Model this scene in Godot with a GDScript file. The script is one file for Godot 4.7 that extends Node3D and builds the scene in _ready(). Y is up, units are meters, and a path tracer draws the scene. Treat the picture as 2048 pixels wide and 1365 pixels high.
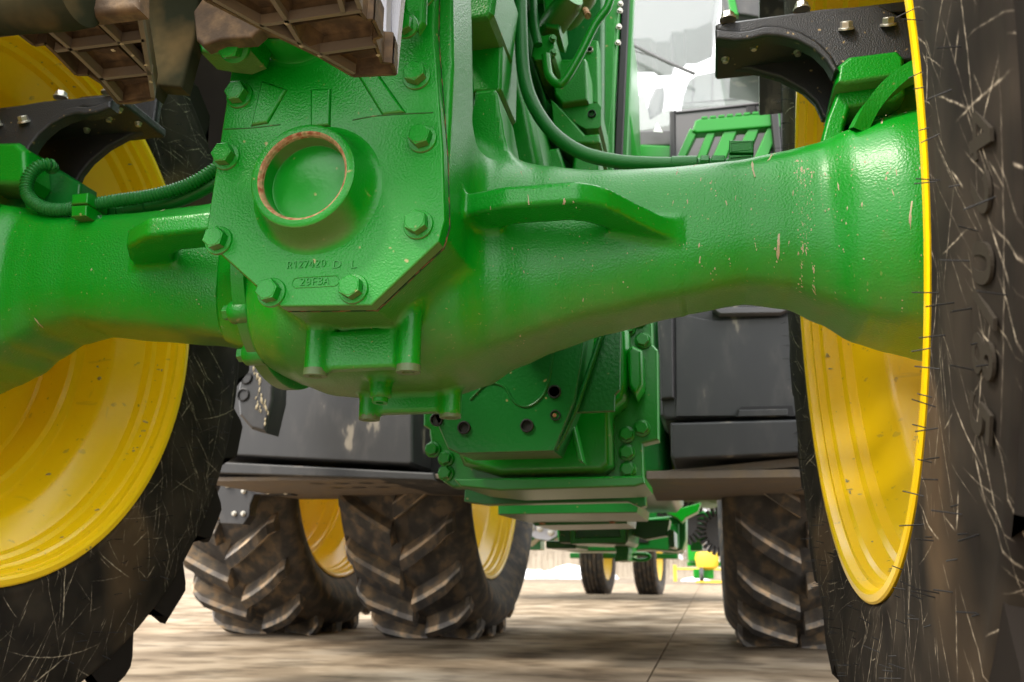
extends Node3D
# A row-crop tractor seen from the ground in front of its front axle, on a concrete yard. Metres; the axle stands over z = 0, the tractor runs away towards -z.

class Shape:
	var v := PackedVector3Array()
	var n := PackedVector3Array()
	var t := PackedVector2Array()
	var c := PackedColorArray()
	var ix := PackedInt32Array()

	func vert(p: Vector3, nn: Vector3, uv := Vector2.ZERO, col := Color.WHITE) -> int:
		v.append(p)
		n.append(nn)
		t.append(uv)
		c.append(col)
		return v.size() - 1

	func tri(a: int, b: int, d: int) -> void:
		var g := (v[b] - v[a]).cross(v[d] - v[a])
		if g.dot(n[a] + n[b] + n[d]) > 0.0:
			ix.append_array([a, d, b])
		else:
			ix.append_array([a, b, d])

	func quad(a: int, b: int, d: int, e: int) -> void:
		tri(a, b, d)
		tri(a, d, e)

	func face(pts: Array, nn: Vector3, col := Color.WHITE) -> void:
		var first := v.size()
		for p in pts:
			vert(p, nn, Vector2.ZERO, col)
		for i in range(1, pts.size() - 1):
			tri(first, first + i, first + i + 1)

	func mesh() -> ArrayMesh:
		var a := []
		a.resize(Mesh.ARRAY_MAX)
		a[Mesh.ARRAY_VERTEX] = v
		a[Mesh.ARRAY_NORMAL] = n
		a[Mesh.ARRAY_TEX_UV] = t
		a[Mesh.ARRAY_COLOR] = c
		a[Mesh.ARRAY_INDEX] = ix
		var m := ArrayMesh.new()
		m.add_surface_from_arrays(Mesh.PRIMITIVE_TRIANGLES, a)
		return m


var rng := RandomNumberGenerator.new()
var mats := {}


var dusted := {}
var dust_noise := FastNoiseLite.new()


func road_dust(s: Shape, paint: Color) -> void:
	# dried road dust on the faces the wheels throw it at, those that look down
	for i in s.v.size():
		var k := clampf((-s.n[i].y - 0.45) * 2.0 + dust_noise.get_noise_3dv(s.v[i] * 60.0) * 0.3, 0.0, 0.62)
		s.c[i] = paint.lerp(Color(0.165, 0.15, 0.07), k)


# ---------- nodes ----------
func part(called: String, s: Shape, mat: Material, parent: Node3D) -> MeshInstance3D:
	if dusted.has(mat):
		road_dust(s, dusted[mat])
	return part_mesh(called, s.mesh(), mat, parent)


func part_mesh(called: String, m: Mesh, mat: Material, parent: Node3D) -> MeshInstance3D:
	var o := MeshInstance3D.new()
	o.name = numbered(called, parent)
	o.mesh = m
	o.material_override = mat
	o.cast_shadow = GeometryInstance3D.SHADOW_CASTING_SETTING_ON
	parent.add_child(o, true)
	return o


func numbered(called: String, parent: Node) -> String:
	if not parent.has_node(called):
		return called
	var i := 1
	while parent.has_node("%s_%03d" % [called, i]):
		i += 1
	return "%s_%03d" % [called, i]


func holder(called: String, parent: Node3D) -> Node3D:
	var o := Node3D.new()
	o.name = numbered(called, parent)
	parent.add_child(o, true)
	return o


func tag(o: Node, label: String, category := "", group := "", kind := "") -> Node:
	if label:
		o.set_meta("label", label)
	if category:
		o.set_meta("category", category)
	if group:
		o.set_meta("group", group)
	if kind:
		o.set_meta("kind", kind)
	return o


# ---------- shapes ----------
func look(from: Vector3, axis: Vector3, up := Vector3.UP) -> Transform3D:
	# local z runs along axis
	var z := axis.normalized()
	if absf(z.dot(up)) > 0.98:
		up = Vector3.RIGHT
	var x := up.cross(z).normalized()
	return Transform3D(Basis(x, z.cross(x), z), from)


func box(s: Shape, xf: Transform3D, size: Vector3, b := 0.002, col := Color.WHITE) -> void:
	var h := size * 0.5
	b = minf(b, minf(h.x, minf(h.y, h.z)) * 0.9)
	var id := {}
	for sx in [-1, 1]:
		for sy in [-1, 1]:
			for sz in [-1, 1]:
				var sg := Vector3(sx, sy, sz)
				for a in 3:
					var p := (h - Vector3.ONE * b) * sg
					p[a] = h[a] * sg[a]
					var nn := Vector3.ZERO
					nn[a] = sg[a]
					id[[a, sx, sy, sz]] = s.vert(xf * p, (xf.basis * nn).normalized(), Vector2(p[(a + 1) % 3], p[(a + 2) % 3]), col)
	for k in [-1, 1]:
		s.quad(id[[0, k, -1, -1]], id[[0, k, 1, -1]], id[[0, k, 1, 1]], id[[0, k, -1, 1]])
		s.quad(id[[1, -1, k, -1]], id[[1, 1, k, -1]], id[[1, 1, k, 1]], id[[1, -1, k, 1]])
		s.quad(id[[2, -1, -1, k]], id[[2, 1, -1, k]], id[[2, 1, 1, k]], id[[2, -1, 1, k]])
	for p in [-1, 1]:
		for q in [-1, 1]:
			s.quad(id[[0, p, q, -1]], id[[1, p, q, -1]], id[[1, p, q, 1]], id[[0, p, q, 1]])
			s.quad(id[[0, p, -1, q]], id[[2, p, -1, q]], id[[2, p, 1, q]], id[[0, p, 1, q]])
			s.quad(id[[1, -1, p, q]], id[[2, -1, p, q]], id[[2, 1, p, q]], id[[1, 1, p, q]])
			for r in [-1, 1]:
				s.tri(id[[0, p, q, r]], id[[1, p, q, r]], id[[2, p, q, r]])


func block(s: Shape, lo: Vector3, hi: Vector3, b := 0.002, col := Color.WHITE) -> void:
	box(s, Transform3D(Basis(), (lo + hi) * 0.5), (hi - lo).abs(), b, col)


func prism(s: Shape, outline: Array, z0: float, z1: float, b := 0.003, xf := Transform3D(), smooth := 35.0, col := Color.WHITE) -> void:
	var poly := PackedVector2Array(outline)
	var area := 0.0
	var k := poly.size()
	for i in k:
		area += poly[i].cross(poly[(i + 1) % k])
	if area < 0.0:
		poly.reverse()
	var en := []
	for i in k:
		var d := (poly[(i + 1) % k] - poly[i]).normalized()
		en.append(Vector2(d.y, -d.x))
	var inset := PackedVector2Array()
	for i in k:
		var m: Vector2 = en[i] + en[(i + k - 1) % k]
		inset.append(poly[i] - m / maxf(0.35, m.length_squared() * 0.5) * b)
	var tris := Geometry2D.triangulate_polygon(inset)
	if tris.is_empty():
		print("outline too tight for its bevel: ", poly[0], " b ", b)
		inset = poly.duplicate()
		tris = Geometry2D.triangulate_polygon(inset)
	for side in 2:
		var z := z1 if side else z0
		var nn := xf.basis * Vector3(0, 0, 1.0 if side else -1.0)
		var first := s.v.size()
		for p in inset:
			s.vert(xf * Vector3(p.x, p.y, z), nn, p, col)
		for i in range(0, tris.size(), 3):
			s.tri(first + tris[i], first + tris[i + 1], first + tris[i + 2])
	var cs := cos(deg_to_rad(smooth))
	for i in k:
		var j := (i + 1) % k
		var e: Vector2 = en[i]
		var n0: Vector2 = (e + en[(i + k - 1) % k]).normalized() if e.dot(en[(i + k - 1) % k]) > cs else e
		var n1: Vector2 = (e + en[j]).normalized() if e.dot(en[j]) > cs else e
		var a3 := xf.basis * Vector3(n0.x, n0.y, 0)
		var b3 := xf.basis * Vector3(n1.x, n1.y, 0)
		var len := poly[i].distance_to(poly[j])
		var q := [s.vert(xf * Vector3(poly[i].x, poly[i].y, z0 + b), a3, Vector2(0, z0), col), s.vert(xf * Vector3(poly[j].x, poly[j].y, z0 + b), b3, Vector2(len, z0), col),
			s.vert(xf * Vector3(poly[j].x, poly[j].y, z1 - b), b3, Vector2(len, z1), col), s.vert(xf * Vector3(poly[i].x, poly[i].y, z1 - b), a3, Vector2(0, z1), col)]
		s.quad(q[0], q[1], q[2], q[3])
		if b > 0.0:
			var zf := xf.basis * Vector3(0, 0, 1)
			var f0 := s.vert(xf * Vector3(inset[i].x, inset[i].y, z1), zf, Vector2.ZERO, col)
			var f1 := s.vert(xf * Vector3(inset[j].x, inset[j].y, z1), zf, Vector2.ZERO, col)
			s.quad(q[3], q[2], f1, f0)
			var g0 := s.vert(xf * Vector3(inset[i].x, inset[i].y, z0), -zf, Vector2.ZERO, col)
			var g1 := s.vert(xf * Vector3(inset[j].x, inset[j].y, z0), -zf, Vector2.ZERO, col)
			s.quad(q[0], q[1], g1, g0)


func path(pts: Array, step: float) -> PackedVector3Array:
	# Catmull-Rom through the points, resampled evenly
	var o := PackedVector3Array()
	var k := pts.size()
	for i in k - 1:
		var a: Vector3 = pts[maxi(i - 1, 0)]
		var b: Vector3 = pts[i]
		var c: Vector3 = pts[i + 1]
		var d: Vector3 = pts[mini(i + 2, k - 1)]
		var m := maxi(1, int(b.distance_to(c) / step))
		for j in m:
			o.append(b.cubic_interpolate(c, a, d, float(j) / m))
	o.append(pts[k - 1])
	return o


func tube(s: Shape, pts: PackedVector3Array, radius: Variant, sides := 12, capped := true, col := Color.WHITE) -> void:
	# radius: a number, or a function of the index along the path
	var k := pts.size()
	var up := Vector3.UP
	var first := s.v.size()
	var along := 0.0
	for i in k:
		var d := (pts[mini(i + 1, k - 1)] - pts[maxi(i - 1, 0)]).normalized()
		if i == 0 and absf(d.dot(up)) > 0.9:
			up = Vector3.RIGHT
		var x := (up - d * up.dot(d)).normalized()
		up = x
		var y := d.cross(x)
		var r: float = radius.call(i) if radius is Callable else radius
		var slope := 0.0
		if radius is Callable and i > 0 and i < k - 1:
			slope = (radius.call(i + 1) - radius.call(i - 1)) / maxf(1e-5, pts[i + 1].distance_to(pts[i - 1]))
		if i:
			along += pts[i].distance_to(pts[i - 1])
		for j in sides + 1:
			var a := TAU * j / sides
			var q := x * cos(a) + y * sin(a)
			s.vert(pts[i] + q * r, (q - d * slope).normalized(), Vector2(float(j) / sides, along), col)
	for i in k - 1:
		for j in sides:
			var a := first + i * (sides + 1) + j
			s.quad(a, a + 1, a + sides + 2, a + sides + 1)
	if capped:
		for e in [0, k - 1]:
			var d := (pts[0] - pts[1]).normalized() if e == 0 else (pts[k - 1] - pts[k - 2]).normalized()
			var ring := []
			for j in sides:
				ring.append(s.v[first + e * (sides + 1) + j])
			s.face(ring, d, col)


func sweep(s: Shape, pts: PackedVector3Array, wide: float, high: float, up := Vector3.UP) -> void:
	# flat bar of rectangular section along a path
	var k := pts.size()
	for side in 4:
		var first := s.v.size()
		for i in k:
			var d := (pts[mini(i + 1, k - 1)] - pts[maxi(i - 1, 0)]).normalized()
			var x := d.cross(up).normalized()
			var y := x.cross(d)
			var c := [x * wide + y * high, -x * wide + y * high, -x * wide - y * high, x * wide - y * high]
			var nn: Vector3 = [y, -x, -y, x][side]
			s.vert(pts[i] + c[side] * 0.5, nn)
			s.vert(pts[i] + c[(side + 1) % 4] * 0.5, nn)
		for i in k - 1:
			var a := first + i * 2
			s.quad(a, a + 1, a + 3, a + 2)


func rod(s: Shape, a: Vector3, b: Vector3, r: float, sides := 12, col := Color.WHITE) -> void:
	tube(s, PackedVector3Array([a, b]), r, sides, true, col)


func lathe(s: Shape, profile: Array, segs: int, xf := Transform3D(), smooth := 40.0, from := 0.0, to := TAU, col := Color.WHITE) -> void:
	# profile: Vector2(along local z, radius); going towards +z the surface looks outwards
	var k := profile.size()
	var cs := cos(deg_to_rad(smooth))
	var length := [0.0]
	var sn := []
	for i in k - 1:
		var d: Vector2 = profile[i + 1] - profile[i]
		length.append(length[i] + d.length())
		sn.append(Vector2(-d.y, d.x).normalized())
	for i in k - 1:
		var n0: Vector2 = sn[i]
		var n1: Vector2 = sn[i]
		if i > 0 and n0.dot(sn[i - 1]) > cs:
			n0 = (n0 + sn[i - 1]).normalized()
		if i < k - 2 and n1.dot(sn[i + 1]) > cs:
			n1 = (n1 + sn[i + 1]).normalized()
		var p0: Vector2 = profile[i]
		var p1: Vector2 = profile[i + 1]
		var first := s.v.size()
		for j in segs + 1:
			var a := lerpf(from, to, float(j) / segs)
			var q := Vector3(cos(a), sin(a), 0)
			var u := float(j) / segs
			s.vert(xf * (q * p0.y + Vector3(0, 0, p0.x)), (xf.basis * (q * n0.y + Vector3(0, 0, n0.x))).normalized(), Vector2(u, length[i]), col)
			s.vert(xf * (q * p1.y + Vector3(0, 0, p1.x)), (xf.basis * (q * n1.y + Vector3(0, 0, n1.x))).normalized(), Vector2(u, length[i + 1]), col)
		for j in segs:
			var a := first + j * 2
			s.quad(a, a + 1, a + 3, a + 2)


func hexagon(r: float, turn := 0.0) -> Array:
	var o := []
	for i in 6:
		o.append(Vector2.from_angle(turn + TAU * i / 6.0) * r)
	return o


func ring_points(c: Vector2, r: float, k := 20, from := 0.0, to := TAU) -> Array:
	var o := []
	for i in k:
		o.append(c + Vector2.from_angle(lerpf(from, to, float(i) / (k if to - from > 6.2 else k - 1))) * r)
	return o


func bolt_shape(across: float, head: float, turn: float) -> Shape:
	# flanged hexagon head: local z points out of the joint face
	var s := Shape.new()
	var r := across / sqrt(3.0)
	lathe(s, [Vector2(-0.001, r * 1.27), Vector2(head * 0.14, r * 1.27), Vector2(head * 0.2, r * 1.22), Vector2(head * 0.26, r * 0.9)], 28)
	prism(s, hexagon(r, turn), head * 0.2, head, r * 0.07)
	lathe(s, [Vector2(head, r * 0.8), Vector2(head + 0.0006, r * 0.76), Vector2(head + 0.0006, 0.0)], 24)
	return s


func bolt(parent: Node3D, at: Vector3, axis: Vector3, across: float, head: float, mat: Material, called := "bolt") -> MeshInstance3D:
	var o := part(called, bolt_shape(across, head, rng.randf() * TAU), mat, parent)
	o.transform = look(at, axis)
	return o


# ---------- castings: one skin over a distance field, by surface nets ----------
func skin(field: Callable, lo: Vector3, hi: Vector3, h: float, paint: Variant = null) -> Shape:
	var s := Shape.new()
	var B := 4
	var nb := Vector3i(((hi - lo) / (h * B)).ceil())
	var nx := nb.x * B + 1
	var ny := nb.y * B + 1
	var nz := nb.z * B + 1
	var val := PackedFloat32Array()
	val.resize(nx * ny * nz)
	val.fill(1e9)
	var cell := PackedInt32Array()
	cell.resize(nx * ny * nz)
	cell.fill(-1)
	var blocks := []
	var reach := h * B * 0.5 * 1.7321 * 1.35 + h
	for bz in nb.z:
		for by in nb.y:
			for bx in nb.x:
				var mid := lo + (Vector3(bx, by, bz) + Vector3.ONE * 0.5) * h * B
				if absf(field.call(mid)) < reach:
					blocks.append(Vector3i(bx, by, bz) * B)
	var sy := nx
	var sz := nx * ny
	for b: Vector3i in blocks:
		for k in range(b.z, b.z + B + 1):
			for j in range(b.y, b.y + B + 1):
				var at := b.x + j * sy + k * sz
				for i in range(b.x, b.x + B + 1):
					if val[at] > 1e8:
						val[at] = field.call(lo + Vector3(i, j, k) * h)
					at += 1
	var off := [0, 1, sy, sy + 1, sz, sz + 1, sz + sy, sz + sy + 1]
	var corner := [Vector3(0, 0, 0), Vector3(1, 0, 0), Vector3(0, 1, 0), Vector3(1, 1, 0), Vector3(0, 0, 1), Vector3(1, 0, 1), Vector3(0, 1, 1), Vector3(1, 1, 1)]
	var edges := [[0, 1], [2, 3], [4, 5], [6, 7], [0, 2], [1, 3], [4, 6], [5, 7], [0, 4], [1, 5], [2, 6], [3, 7]]
	var found := []
	for b: Vector3i in blocks:
		for k in range(b.z, b.z + B):
			for j in range(b.y, b.y + B):
				var at := b.x + j * sy + k * sz
				for i in range(b.x, b.x + B):
					var neg := 0
					for o: int in off:
						if val[at + o] < 0.0:
							neg += 1
					if neg > 0 and neg < 8:
						var sum := Vector3.ZERO
						var m := 0
						for e: Array in edges:
							var a := val[at + off[e[0]]]
							var d := val[at + off[e[1]]]
							if (a < 0.0) != (d < 0.0):
								var p: Vector3 = corner[e[0]]
								sum += p.lerp(corner[e[1]], a / (a - d))
								m += 1
						var p := lo + (Vector3(i, j, k) + sum / m) * h
						var g := Vector3(field.call(p + Vector3(h * 0.6, 0, 0)) - field.call(p - Vector3(h * 0.6, 0, 0)), field.call(p + Vector3(0, h * 0.6, 0)) - field.call(p - Vector3(0, h * 0.6, 0)), field.call(p + Vector3(0, 0, h * 0.6)) - field.call(p - Vector3(0, 0, h * 0.6))).normalized()
						var f: float = field.call(p)
						p -= g * clampf(f, -h * 0.4, h * 0.4)
						cell[at] = s.vert(p, g, Vector2.ZERO, paint.call(p, g) if paint != null else Color.WHITE)
						found.append(Vector3i(i, j, k))
					at += 1
	for q: Vector3i in found:
		var at := q.x + q.y * sy + q.z * sz
		var inside := val[at] < 0.0
		var steps := [1, sy, sz]
		for a in 3:
			if inside != (val[at + steps[a]] < 0.0):
				var u: int = steps[(a + 1) % 3]
				var w: int = steps[(a + 2) % 3]
				if q[(a + 1) % 3] > 0 and q[(a + 2) % 3] > 0:
					var c0 := cell[at]
					var c1 := cell[at - u]
					var c2 := cell[at - u - w]
					var c3 := cell[at - w]
					if c0 >= 0 and c1 >= 0 and c2 >= 0 and c3 >= 0:
						s.quad(c0, c1, c2, c3)
	return s


func smin(a: float, b: float, k: float) -> float:
	var h := maxf(k - absf(a - b), 0.0) / k
	return minf(a, b) - h * h * k * 0.25


func smax(a: float, b: float, k: float) -> float:
	return -smin(-a, -b, k)


func table(t: Array, x: float) -> Array:
	# rows [x, a, b, ...]: smooth interpolation between rows
	var k := t.size()
	if x <= t[0][0]:
		return t[0]
	for i in k - 1:
		if x < t[i + 1][0]:
			var u: float = smoothstep(0.0, 1.0, (x - t[i][0]) / (t[i + 1][0] - t[i][0])) * 0.5 + 0.5 * (x - t[i][0]) / (t[i + 1][0] - t[i][0])
			var o := [x]
			for j in range(1, t[0].size()):
				o.append(lerpf(t[i][j], t[i + 1][j], u))
			return o
	return t[k - 1]


# ---------- materials (colours are real-world base colours, linear) ----------
const GREEN := Color(0.003, 0.235, 0.010)


func lin(r: float, g: float, b: float, a := 1.0) -> Color:
	var c := Color(r, g, b).linear_to_srgb()
	c.a = a
	return c


func noise_map(size: int, freq: float, octaves: int, at: int, stops: Array, kind := FastNoiseLite.TYPE_SIMPLEX_SMOOTH) -> NoiseTexture2D:
	# stops: [offset, Color] pairs
	var nz := FastNoiseLite.new()
	nz.noise_type = kind
	nz.seed = at
	nz.frequency = freq
	nz.fractal_octaves = octaves
	if octaves < 2:
		nz.fractal_type = FastNoiseLite.FRACTAL_NONE
	var tx := NoiseTexture2D.new()
	tx.width = size
	tx.height = size
	tx.seamless = true
	tx.noise = nz
	if stops:
		var g := Gradient.new()
		g.offsets = PackedFloat32Array(stops.map(func(q): return q[0]))
		g.colors = PackedColorArray(stops.map(func(q): return q[1]))
		tx.color_ramp = g
	return tx


func base(rough: float, metal := 0.0) -> StandardMaterial3D:
	var m := StandardMaterial3D.new()
	m.roughness = rough
	m.metallic = metal
	return m


func grain(m: StandardMaterial3D, tx: Texture2D, cm: float, per_metre: float) -> StandardMaterial3D:
	m.heightmap_enabled = true
	m.heightmap_texture = tx
	m.heightmap_scale = cm
	m.uv1_triplanar = true
	m.uv1_world_triplanar = true
	m.uv1_scale = Vector3.ONE * per_metre
	return m


func soil(m: StandardMaterial3D, tx: Texture2D, per_metre: float) -> StandardMaterial3D:
	m.detail_enabled = true
	m.detail_uv_layer = BaseMaterial3D.DETAIL_UV_2
	m.detail_albedo = tx
	m.uv2_triplanar = true
	m.uv2_world_triplanar = true
	m.uv2_scale = Vector3.ONE * per_metre
	return m


func scratch_map(size: int, at: int, ground_a: Color, ground_b: Color, strokes: int, line: Color) -> ImageTexture:
	# rubber that lay in stubble: mottled, with many thin pale scratches
	var r := RandomNumberGenerator.new()
	r.seed = at
	var nz := FastNoiseLite.new()
	nz.seed = at
	nz.frequency = 0.008
	nz.fractal_octaves = 4
	var soft := nz.get_seamless_image(size / 2, size / 2)
	soft.resize(size, size)
	nz.seed = at + 1
	nz.frequency = 0.003
	var clay := nz.get_seamless_image(size / 4, size / 4)
	clay.resize(size, size)
	var im := Image.create(size, size, false, Image.FORMAT_RGB8)
	for y in size:
		for x in size:
			var c := ground_a.lerp(ground_b, clampf(soft.get_pixel(x, y).r * 1.8 - 0.4, 0, 1))
			c = c.lerp(Color(0.43, 0.345, 0.25), clampf((clay.get_pixel(x, y).r - 0.50) * 2.2, 0, 0.55))
			im.set_pixel(x, y, c)
	for i in strokes:
		var p := Vector2(r.randf(), r.randf()) * size
		var turn := r.randf() * TAU if r.randf() < 0.45 else r.randf_range(-0.5, 0.5) + PI * 0.25
		var long := r.randf_range(0.015, 0.12) * size if r.randf() < 0.92 else r.randf_range(0.15, 0.30) * size
		var thick := r.randf_range(0.4, 1.0) if r.randf() < 0.7 else r.randf_range(0.9, 2.0)
		var strength := r.randf_range(0.4, 1.0) * r.randf_range(0.6, 1.0)
		var bend := r.randf_range(-0.0007, 0.0007) * (3.0 if r.randf() < 0.05 else 1.0)
		var wob := r.randf() * 9.0
		for k in int(long):
			turn += bend
			p += Vector2.from_angle(turn + sin(k * 0.11 + wob) * 0.05)
			var here := strength * sin(PI * k / long) * (0.45 + 0.55 * absf(sin(k * 0.23 + wob) + sin(k * 0.071 + wob)))
			var w := int(ceil(thick))
			for dy in range(-w, w + 1):
				for dx in range(-w, w + 1):
					var d := Vector2(dx, dy).length()
					if d < thick + 0.5:
						var q := Vector2i(posmod(int(p.x) + dx, size), posmod(int(p.y) + dy, size))
						im.set_pixelv(q, im.get_pixelv(q).lerp(line, clampf(here * (1.0 - d / (thick + 0.8)), 0, 1)))
	return ImageTexture.create_from_image(im)


func make_materials() -> void:
	var orange_peel := noise_map(512, 0.06, 2, 3, [])
	var cast_grain := noise_map(512, 0.11, 3, 4, [])
	var fine_grain := noise_map(512, 0.12, 2, 5, [])
	var lumps := noise_map(512, 0.02, 5, 6, [])
	var tan := Color(0.52, 0.43, 0.28)
	var dusty := noise_map(1024, 0.006, 5, 7, [[0.0, Color(tan, 0.0)], [0.5, Color(tan, 0.0)], [0.8, Color(tan, 0.3)], [1.0, Color(tan, 0.5)]])
	var flecks := noise_map(1024, 0.05, 2, 8, [[0.0, Color(0.70, 0.60, 0.42, 0.0)], [0.86, Color(0.70, 0.60, 0.42, 0.0)], [0.89, Color(0.70, 0.60, 0.42, 0.6)], [1.0, Color(0.74, 0.62, 0.44, 0.85)]])
	# green paint over rough castings, over sheet metal, over hoses
	dust_noise.seed = 5
	dust_noise.frequency = 0.2
	dust_noise.fractal_octaves = 3
	var green := lin(GREEN.r, GREEN.g, GREEN.b)
	var m := grain(base(0.36), cast_grain, 0.05, 4.0)
	m.vertex_color_use_as_albedo = true
	mats.cast = soil(m, flecks, 0.9)
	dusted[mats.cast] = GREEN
	m = grain(base(0.34), cast_grain, 0.05, 4.0)
	m.vertex_color_use_as_albedo = true
	mats.cast_tinted = soil(m, flecks, 2.6)
	m = grain(base(0.3), orange_peel, 0.02, 3.0)
	m.vertex_color_use_as_albedo = true
	mats.green = soil(m, flecks, 0.7)
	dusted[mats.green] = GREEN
	m = grain(base(0.3), fine_grain, 0.01, 5.0)
	m.albedo_color = lin(0.005, 0.23, 0.012)
	mats.green_smooth = m
	m = grain(base(0.42), fine_grain, 0.04, 5.0)
	m.albedo_color = lin(0.006, 0.135, 0.018)
	m.metallic_specular = 0.4
	mats.hose = m
	m = grain(base(0.3), orange_peel, 0.04, 3.0)
	m.vertex_color_use_as_albedo = true
	mats.dark_green = soil(m, flecks, 0.8)
	dusted[mats.dark_green] = Color(0.004, 0.125, 0.016)
	m = grain(base(0.35), lumps, 0.1, 3.0)
	m.albedo_color = lin(0.024, 0.027, 0.016)
	m.roughness = 0.9
	m.metallic_specular = 0.1
	mats.dusty_green = soil(m, dusty, 1.0)
	# yellow wheel paint
	var scuffs := noise_map(1024, 0.018, 4, 9, [[0.0, Color(0.5, 0.46, 0.36, 0.0)], [0.86, Color(0.5, 0.46, 0.36, 0.0)], [0.885, Color(0.45, 0.41, 0.32, 0.75)], [1.0, Color(0.4, 0.37, 0.3, 0.9)]])
	m = grain(base(0.28), orange_peel, 0.02, 3.0)
	m.albedo_color = lin(0.95, 0.62, 0.004)
	mats.yellow = soil(m, scuffs, 1.7)
	# black parts
	m = grain(base(0.5), fine_grain, 0.06, 6.0)
	m.albedo_color = lin(0.018, 0.019, 0.022)
	mats.black_cast = soil(m, flecks, 1.3)
	var streaks := noise_map(1024, 0.006, 5, 10, [[0.0, Color(0.36, 0.35, 0.34, 0.05)], [0.55, Color(0.36, 0.35, 0.34, 0.10)], [0.76, Color(0.46, 0.44, 0.42, 0.18)], [0.84, Color(0.62, 0.58, 0.52, 0.6)], [1.0, Color(0.64, 0.6, 0.54, 0.75)]])
	m = grain(base(0.45), fine_grain, 0.03, 6.0)
	m.albedo_color = lin(0.024, 0.025, 0.028)
	mats.black_plastic = soil(m, streaks, 0.6)
	m.uv2_scale = Vector3(1.3, 0.5, 1.3)
	mats.black = base(0.5)
	mats.black.albedo_color = lin(0.008, 0.008, 0.009)
	m = grain(base(0.8), lumps, 0.1, 3.0)
	m.albedo_color = lin(0.15, 0.12, 0.095)
	mats.brown_plate = soil(m, dusty, 1.2)
	var mud := noise_map(1024, 0.012, 5, 11, [[0.0, Color(0.27, 0.215, 0.155)], [0.42, Color(0.31, 0.245, 0.175)], [0.6, Color(0.36, 0.285, 0.20)], [1.0, Color(0.45, 0.36, 0.25)]])
	m = grain(base(0.8), fine_grain, 0.04, 3.0)
	m.albedo_texture = mud
	mats.mud_cast = m
	m = base(0.85)
	m.albedo_color = lin(0.40, 0.335, 0.22)
	mats.splash = m
	m = grain(base(0.8), lumps, 0.1, 6.0)
	m.albedo_texture = noise_map(512, 0.02, 4, 18, [[0.0, Color(0.30, 0.42, 0.20)], [0.36, Color(0.62, 0.52, 0.36)], [0.5, Color(0.70, 0.56, 0.42)], [0.6, Color(0.56, 0.33, 0.20)], [1.0, Color(0.45, 0.25, 0.14)]])
	mats.rust = m
	m = grain(base(0.7), fine_grain, 0.04, 6.0)
	m.albedo_texture = noise_map(512, 0.012, 3, 19, [[0.0, Color(0.02, 0.22, 0.06)], [0.52, Color(0.05, 0.24, 0.07)], [0.62, Color(0.45, 0.30, 0.18)], [1.0, Color(0.62, 0.36, 0.22)]])
	mats.seam = m
	m = grain(base(0.5), fine_grain, 0.02, 6.0)
	m.albedo_color = lin(0.10, 0.15, 0.06)
	mats.machined = m
	m = grain(base(0.35, 0.8), fine_grain, 0.03, 6.0)
	m.albedo_color = lin(0.5, 0.48, 0.42)
	mats.steel = m
	m = grain(base(0.45), fine_grain, 0.03, 6.0)
	m.albedo_color = lin(0.44, 0.45, 0.50)
	mats.grey_metal = m
	# rubber
	m = base(0.9)
	m.metallic_specular = 0.22
	m.albedo_texture = scratch_map(1536, 21, Color(0.13, 0.117, 0.103), Color(0.21, 0.187, 0.16), 850, Color(0.74, 0.69, 0.61))
	m.uv1_scale = Vector3(4, 1, 1)
	m.heightmap_enabled = true
	m.heightmap_texture = m.albedo_texture
	m.heightmap_scale = 0.06
	mats.rubber = m
	mats.scuff = base(0.7)
	mats.scuff.albedo_color = lin(0.36, 0.32, 0.17)
	mats.letter_rubber = base(0.8)
	mats.letter_rubber.albedo_color = lin(0.036, 0.030, 0.023)
	mats.letter_rubber.metallic_specular = 0.2
	m = base(0.7)
	m.albedo_color = lin(0.065, 0.067, 0.072)
	mats.lining = m
	var worn := noise_map(1024, 0.012, 5, 13, [[0.0, Color(0.42, 0.42, 0.44)], [0.40, Color(0.54, 0.53, 0.53)], [0.54, Color(0.68, 0.66, 0.63)], [0.66, Color(0.97, 0.85, 0.70)], [1.0, Color(1.0, 0.92, 0.80)]])
	m = grain(base(0.8), lumps, 0.4, 0.9)
	m.albedo_texture = worn
	m.vertex_color_use_as_albedo = true
	mats.dusty_rubber = m
	# glass and what is inside the cab
	m = StandardMaterial3D.new()
	m.transparency = BaseMaterial3D.TRANSPARENCY_ALPHA
	m.albedo_color = Color(0.9, 0.95, 0.95, 0.08)
	m.roughness = 0.02
	mats.glass = m
	m = grain(base(0.8), fine_grain, 0.05, 5.0)
	m.albedo_color = lin(0.20, 0.215, 0.21)
	mats.seat_cloth = m
	m = base(0.6)
	m.albedo_color = lin(0.12, 0.115, 0.125)
	mats.grey_plastic = m
	m = base(0.5)
	m.albedo_color = lin(0.85, 0.85, 0.86)
	mats.white = m
	# ground
	var slab_tone := noise_map(1024, 0.004, 6, 15, [[0.0, Color(0.42, 0.37, 0.31)], [0.4, Color(0.51, 0.455, 0.385)], [0.6, Color(0.58, 0.525, 0.45)], [1.0, Color(0.66, 0.61, 0.54)]])
	m = grain(base(0.85), lumps, 0.2, 0.45)
	m.albedo_texture = slab_tone
	mats.concrete = m
	var stains := noise_map(1024, 0.01, 5, 16, [[0.0, Color(0.20, 0.17, 0.14, 0.7)], [0.32, Color(0.28, 0.23, 0.18, 0.42)], [0.5, Color(0.42, 0.35, 0.28, 0.12)], [0.62, Color(0.5, 0.42, 0.32, 0.0)], [1.0, Color(0.8, 0.74, 0.66, 0.3)]])
	soil(m, stains, 0.35)
	m.uv2_scale = Vector3(0.3, 0.3, 0.45)
	m.metallic_specular = 0.12
	m = base(0.95)
	m.albedo_color = lin(0.10, 0.085, 0.07)
	mats.joint = m
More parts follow.
